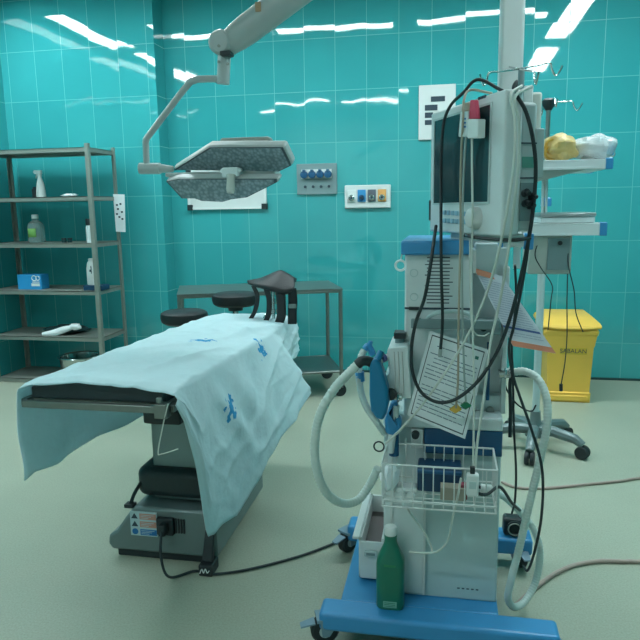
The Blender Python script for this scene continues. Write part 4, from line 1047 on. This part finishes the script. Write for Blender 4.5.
a = A(463.5, 487, 2.0); o = MB().box((a.x-.01, 1.98, zf), (a.x+.012, 2.01, a.z+.014)).build('red_box', mat('dull_red_box', (140, 62, 76), .6), bevel=.002); tag(o, 'small dull red box beside the navy case in the basket', 'box')
p = A(472.5, 484, BF-.02)
t = thing('white_cable_adapter', 'white cable adapter block hanging on the basket front', 'adapter', p+V((0, 0, -.035)))
MB().box(p+V((-.018, -.012, -.036)), p+V((.018, .014, .034))).build('body', whitep, t, bevel=.006)
MB().box(p+V((-.008, -.008, .034)), p+V((.006, .008, .055))).build('plug', black, t, bevel=.002)
MB().box(p+V((-.01, -.0135, -.01)), p+V((.01, -.0118, .012))).build('marking', panelg2, t)
p = A(486, 489, BF+.02); t = thing('white_plug', 'white plug with black lead at the right end of the basket', 'plug', p)
MB().cyl(p+V((-.016, 0, 0)), p+V((.016, .0, -.001)), .015, n=14).build('body', whitep, t)
MB().tube([p+V((-.014, 0, .004)), p+V((-.04, -.01, .012)), p+V((-.035, -.025, .0)), p+V((.0, -.03, -.004)), A(500, 487, 1.95), A(512, 503, 2.1), A(522, 512, 2.35)], .005, 8).build('lead', rubber, t)

# ------------------------------------------------------------------ green bottle on the base
p0, p1 = A(377, 607, 2.035), A(402, 607, 2.035); c = V(((p0.x+p1.x)/2, 2.078, zt+.0005))
hb = A(389, 526, 2.078).z-zt; hw = (p1.x-p0.x)/2*1.13
gb = thing('green_bottle', 'green plastic bottle with white cap standing on the blue base', 'bottle', c)
q = MB(); vs = []; prof = [(hw*.94, 0), (hw, .006), (hw, hb*.55), (hw*.95, hb*.60), (hw*.52, hb*.77), (hw*.45, hb*.81), (hw*.42, hb*.92)]
n = 24; rings = []
for (r_, h) in prof:
    e = .32 if r_ > hw*.6 else 1.0
    for k in range(n):
        an = 2*PI*k/n; cx, sy = math.cos(an), math.sin(an); ex = 2/(2+ (2 if e < .9 else 0))
        vs.append(c+V((r_*math.copysign(abs(cx)**ex, cx), .82*r_*math.copysign(abs(sy)**ex, sy), h)))
fs = [(i*n+k, i*n+(k+1) % n, (i+1)*n+(k+1) % n, (i+1)*n+k) for i in range(len(prof)-1) for k in range(n)]+[tuple(range(n-1, -1, -1)), tuple((len(prof)-1)*n+k for k in range(n))]
q.add(vs, fs).build('body', greenb, gb, bevel=.002)
MB().lathe([(hw*.44, hb*.90), (hw*.44, hb*.985), (hw*.38, hb), (0, hb)], c, n=20).build('cap', whitep, gb)
MB().lathe([(hw*.46, hb*.875), (hw*.46, hb*.9), (0, hb*.9)], c, n=20).build('cap_ring', greenb, gb)
fy = c.y-.82*hw
MB().box((c.x-hw*.45, fy-.0012, zt+.012), (c.x+hw*.5, fy+.002, zt+.034)).build('pale_label', mat('pale_green_sticker', (120, 176, 160), .6), gb)
q = MB()
for k in range(3): q.box((c.x-hw*.38, fy-.0018, zt+.016+.006*k), (c.x+hw*.4, fy-.001, zt+.018+.006*k))
q.build('label_print', greenb, gb)
q = MB()
for k in range(6): q.box((c.x-hw*.4+hw*.14*k, fy-.001, zt+hb*.555), (c.x-hw*.3+hw*.14*k, fy+.002, zt+hb*.58))
q.build('faint_print', mat('mid_green', (40, 134, 84), .4), gb)

# ------------------------------------------------------------------ bags, hoses
bg = A(379, 388, 2.0)
t = thing('breathing_bag', 'limp teal blue rubber breathing bag hanging left of the machine', 'breathing bag', A(382, 421, 2.0))
MB().prism([A(x, y, 1.975) for x, y in ((369.5, 363), (374, 358.5), (380, 363), (383, 372), (387.5, 389), (389, 402), (386.5, 414), (382.5, 421.5), (376, 418.5), (370.5, 411), (369, 395))], (0, .06, 0)).build('bag', tealbag, t, bevel=.018, seg=4)
MB().cyl(A(377, 361, 2.0), A(381, 352, 2.02), .011, n=14).build('neck', tealbag, t)
t = thing('blue_elbow', 'bright blue elbow connector at the end of the clear hose', 'connector', A(369, 352, 2.06))
q = MB().tube([A(365, 349, 2.06), A(368, 346, 2.06), A(371, 350, 2.06), A(373, 355, 2.06)], .011, 12); q.cyl(A(370, 347, 2.06), A(370.5, 341, 2.06), .007, n=10); q.build('elbow', blue, t)
t = thing('left_breathing_hose', 'thick white corrugated hose looping down left of the machine', 'hose', A(345, 505, 2.0))
MB().hose([A(357, 365, 1.98), A(348, 374, 1.97), A(335, 388, 1.95), A(321, 412, 1.94), A(315, 440, 1.95), A(316.5, 468, 1.97), A(326, 492, 2.0), A(342, 503, 2.05), A(358, 500, 2.1), A(370, 484, 2.14), A(378, 468, 2.12)], .0145, .013, 14).build('tube', hosem, t)
q = MB().tube([A(357.5, 364.5, 1.98), A(362, 361, 1.98), A(368, 361, 1.99), A(372.5, 363.5, 2.0)], .016, 12); q.build('black_elbow', black, t)
t = thing('clear_breathing_hose', 'thinner clear hose hanging beside the blue breathing bag', 'hose', A(383, 436, 2.05))
MB().hose([A(364, 350, 2.06), A(360.5, 358, 2.05), A(359, 372, 2.04), A(361, 392, 2.03), A(367, 408, 2.03), A(376, 421, 2.04), A(385, 434, 2.08)], .011, .011, 12).build('tube', clearhose, t)
MB().cyl(A(359.5, 372, 2.04), A(360.5, 381, 2.04), .0145, n=14).build('blue_clip', blue, t)
t = thing('right_breathing_hose', 'thick white corrugated hose hanging right of the machine', 'hose', A(510, 608, 2.1))
MB().hose([A(513, 372, 2.2), A(525, 371.5, 2.18), A(538, 379, 2.15), A(546.5, 398, 2.12), A(547, 425, 2.1), A(541, 455, 2.1), A(531, 497, 2.1), A(520, 545, 2.1), A(511, 580, 2.12), A(508, 598, 2.15), A(514, 607, 2.2), A(525, 601, 2.25), A(536, 580, 2.3), A(540, 552, 2.3), A(534, 530, 2.3), A(522, 514, 2.3), A(508, 500, 2.3), A(496, 492, 2.3)], .0125, .011, 12).build('tube', hosem, t)
q = MB().cyl(A(499, 374, 2.2), A(514, 372, 2.2), .017, n=14); q.torus(A(505, 373, 2.2), (1, 0, 0), .019, .004, 18, 6).torus(A(510, 372.5, 2.2), (1, 0, 0), .018, .004, 18, 6); q.build('connector', chrome, t)

# ------------------------------------------------------------------ leads and cables
def cable(name, lab, pts, r, m_, cat='cable', sub=10, n=8, ends=()):
    t = thing(name, lab, cat, min(pts, key=lambda p: p.z)); MB().tube(pts, r, n, sub).build('lead', m_, t)
    for nm, p, q, rr, mm in ends: MB().cyl(p, q, rr, n=12).build(nm, mm, t)
    return t
FT = 2.0
zt3 = zt_+.012
top = lambda a, d: ml(a, d, zt3)
cable('black_pressure_hose', 'thick black hose looping below the printed form and up the monitor right side',
      [A(436, 226, 2.16), A(433.5, 243, 2.08), A(430.5, 265, FT), A(424.5, 298, FT), A(416, 322, FT), A(411.5, 347, FT), A(412.5, 372, 1.99), A(421, 392, 1.98), A(437, 402, 1.97), A(456, 399, 1.96), A(478, 381, 1.95), A(497, 352, 1.95), A(511, 315, 1.95), A(522, 272, 1.93), A(531, 225, 1.90), A(535.5, 180, 1.88), A(534, 146, 1.87), A(526, 112, 1.87), A(514, 91, 1.88), top(W-.03, .05)+V((0, 0, .012)), top(W-.09, .08)], .0054, rubber)
cable('black_drop_lead', 'black lead dropping from the monitor top across the screen onto the printed form',
      [top(W-.10, .05), MF(478, 84, .0)+V((0, 0, .012)), MF(463, 93, .03), MF(451, 105, .035), MF(444, 122, .03), MF(441.5, 150, .03), MF(441, 190, .03), A(441, 240, 2.08), A(441.5, 280, FT+.02), A(442.5, 320, FT+.02), A(440.5, 350, FT+.02)], 0.0048, rubber, ends=[('tip', A(440.5, 349, FT+.02), A(440, 357, FT+.02), .006, cableg)])
t = cable('beige_ecg_lead', 'beige lead hanging down past the form to a yellow clip', [top(W-.14, .04), MF(470, 90, .012)+V((0, 0, .0)), MF(464, 100, .045), MF(463, 120, .05), MF(461.5, 150, .03), MF(460.5, 190, .03), A(460.5, 235, 2.0), A(459.5, 280, 1.98), A(458.5, 330, 1.98), A(458, 380, 1.98), A(456, 408, 1.98)], .0035, cableb)
c = A(455.5, 409, 1.98); MB().prism([c+V((-.02, 0, -.004)), c+V((0, 0, -.016)), c+V((.02, 0, -.002)), c+V((.004, 0, .016))], (0, .012, 0)).build('yellow_clip', ochre, t, bevel=.003)
t = cable('grey_ecg_lead', 'grey lead hanging down past the form to a green clip', [MF(466, 137, .03), MF(464.5, 160, .03), MF(463, 195, .03), A(462.5, 240, 2.0), A(462, 285, 1.975), A(463, 335, 1.975), A(464.5, 380, 1.975), A(466, 402, 1.975)], .0032, cableg)
c = A(466, 406, 1.975); MB().prism([c+V((-.018, 0, 0)), c+V((-.002, 0, -.013)), c+V((.018, 0, .0)), c+V((-.002, 0, .014))], (0, .012, 0)).build('green_clip', leg_green, t, bevel=.003)
cable('white_strap_lead', 'white lead falling from the pink strapped connector to the basket', [MF(472, 138, .03), MF(472, 165, .03), MF(472.5, 205, .035), A(472, 245, 1.98), A(471.5, 290, 1.96), A(473, 340, 1.96), A(474, 400, 1.95), A(473.5, 440, 1.94), A(473, 472, 1.93)], .0032, cablew)
cable('long_white_lead', 'white lead slanting from the monitor right side down to the black ring at the left', [top(W-.02, .06), A(511, 95, 1.83), A(515, 122, 1.82), A(514, 160, 1.81), A(508, 205, 1.81), A(499, 250, 1.86), A(487, 292, 1.95), A(469, 333, 1.97), A(447, 370, 1.985), A(422, 405, 1.99), A(402, 428, 1.99), A(385, 444, 2.0)], .0038, cablew)
cable('outer_white_lead', 'white lead on the monitor right side curving down to the basket adapter', [top(W-.02, .09), A(515, 97, 1.85), A(519, 122, 1.84), A(518.5, 160, 1.84), A(514, 205, 1.83), A(507, 260, 1.88), A(499, 305, 1.95), A(491, 340, 1.95), A(487, 372, 1.95), A(482, 410, 1.95), A(477, 445, 1.94), A(475, 473, 1.93)], .0042, cablew)
cable('thin_pale_lead', 'thin pale lead running down the recess right of the printed form', [A(469, 205, 2.1), A(470, 250, 2.05), A(470.5, 300, 2.0), A(473, 330, 2.0), A(482, 336, 2.03), A(489, 333, 2.08)], .0026, cablew)
cable('white_loop_lead', 'white lead looping out below the basket onto the cabinet front', [A(461, 478, 1.935), A(457, 500, 1.93), A(452, 520, 1.94), A(448, 540, 1.98), A(438, 551, 2.02), A(424, 553, 2.04), A(410, 552, 2.04), A(428, 553.5, 2.06), A(432, 549, 2.08), A(424, 532, 2.1), A(413, 517, 2.1), A(407, 507, 2.05)], .0034, cablew)
cable('black_side_lead', 'black lead falling right of the machine along the white hose to the floor', [A(528, 204, 1.98), A(529, 235, 2.0), A(524, 275, 2.0), A(514, 325, 2.02), A(509, 348, 2.04), A(513, 375, 2.05), A(520, 397, 2.04), A(530, 425, 2.03), A(540, 458, 2.03), A(543, 485, 2.03), A(541, 520, 2.04), A(535, 550, 2.06), A(528, 570, 2.1), A(523, 566, 2.15)], .0044, rubber)
cable('black_middle_lead', 'second black lead hanging right of the machine, left of the longer one', [A(515, 265, 2.05), A(516, 300, 2.1), A(512, 345, 2.12), A(513, 380, 2.14), A(514, 430, 2.15), A(516, 470, 2.16), A(515, 500, 2.2), A(512, 513, 2.3)], .0038, rubber)
cable('thin_black_lead', 'thin black lead hanging close to the machine right side', [A(512, 372, 2.18), A(510, 385, 2.2), A(510.5, 410, 2.2), A(510, 437, 2.2)], .006, rubber)
cable('thin_looped_lead', 'thin dark lead sagging in a loop below the hose connector', [A(503, 376, 2.21), A(507, 390, 2.22), A(515, 402, 2.22), A(524, 409, 2.22), A(532, 411, 2.22), A(536, 405, 2.22)], .0028, rubber)
def fl(x, y, r): return Z(x, y, r)
o = MB().tube([V((2.2, 2.95, .009)), V((1.7, 2.75, .009)), fl(652, 562.5, .009), fl(625, 561.5, .009), fl(600, 561, .009), fl(575, 565, .009), fl(556, 573, .009), fl(540, 584, .009), fl(526, 596, .009), fl(514, 607, .009)], .009, 8, 10).build('floor_hose', pinkhose); tag(o, 'pinkish hose curving over the floor to the machine foot, the nearer of two', 'hose')
o = MB().tube([V((2.2, 3.75, .008)), V((1.7, 3.68, .008)), fl(652, 478, .008), fl(620, 481, .008), fl(590, 484, .008), fl(560, 487, .008), fl(535, 488.5, .008), fl(515, 487, .008), fl(502, 482, .008)], .008, 8, 10).build('floor_hose', pinkhose); tag(o, 'pinkish hose running over the floor past the star base, the farther of two', 'hose')

# ------------------------------------------------------------------ look
w = bpy.data.worlds.new('world'); SC.world = w; w.use_nodes = True
w.node_tree.nodes['Background'].inputs[0].default_value = (.5, .7, .7, 1); w.node_tree.nodes['Background'].inputs[1].default_value = .2
vs = SC.view_settings; vs.view_transform = 'Standard'; vs.look = 'None'; vs.gamma = 1; vs.use_curve_mapping = False; vs.exposure = EXPO
for o in bpy.data.objects:
    if '_o' in o: del o['_o']
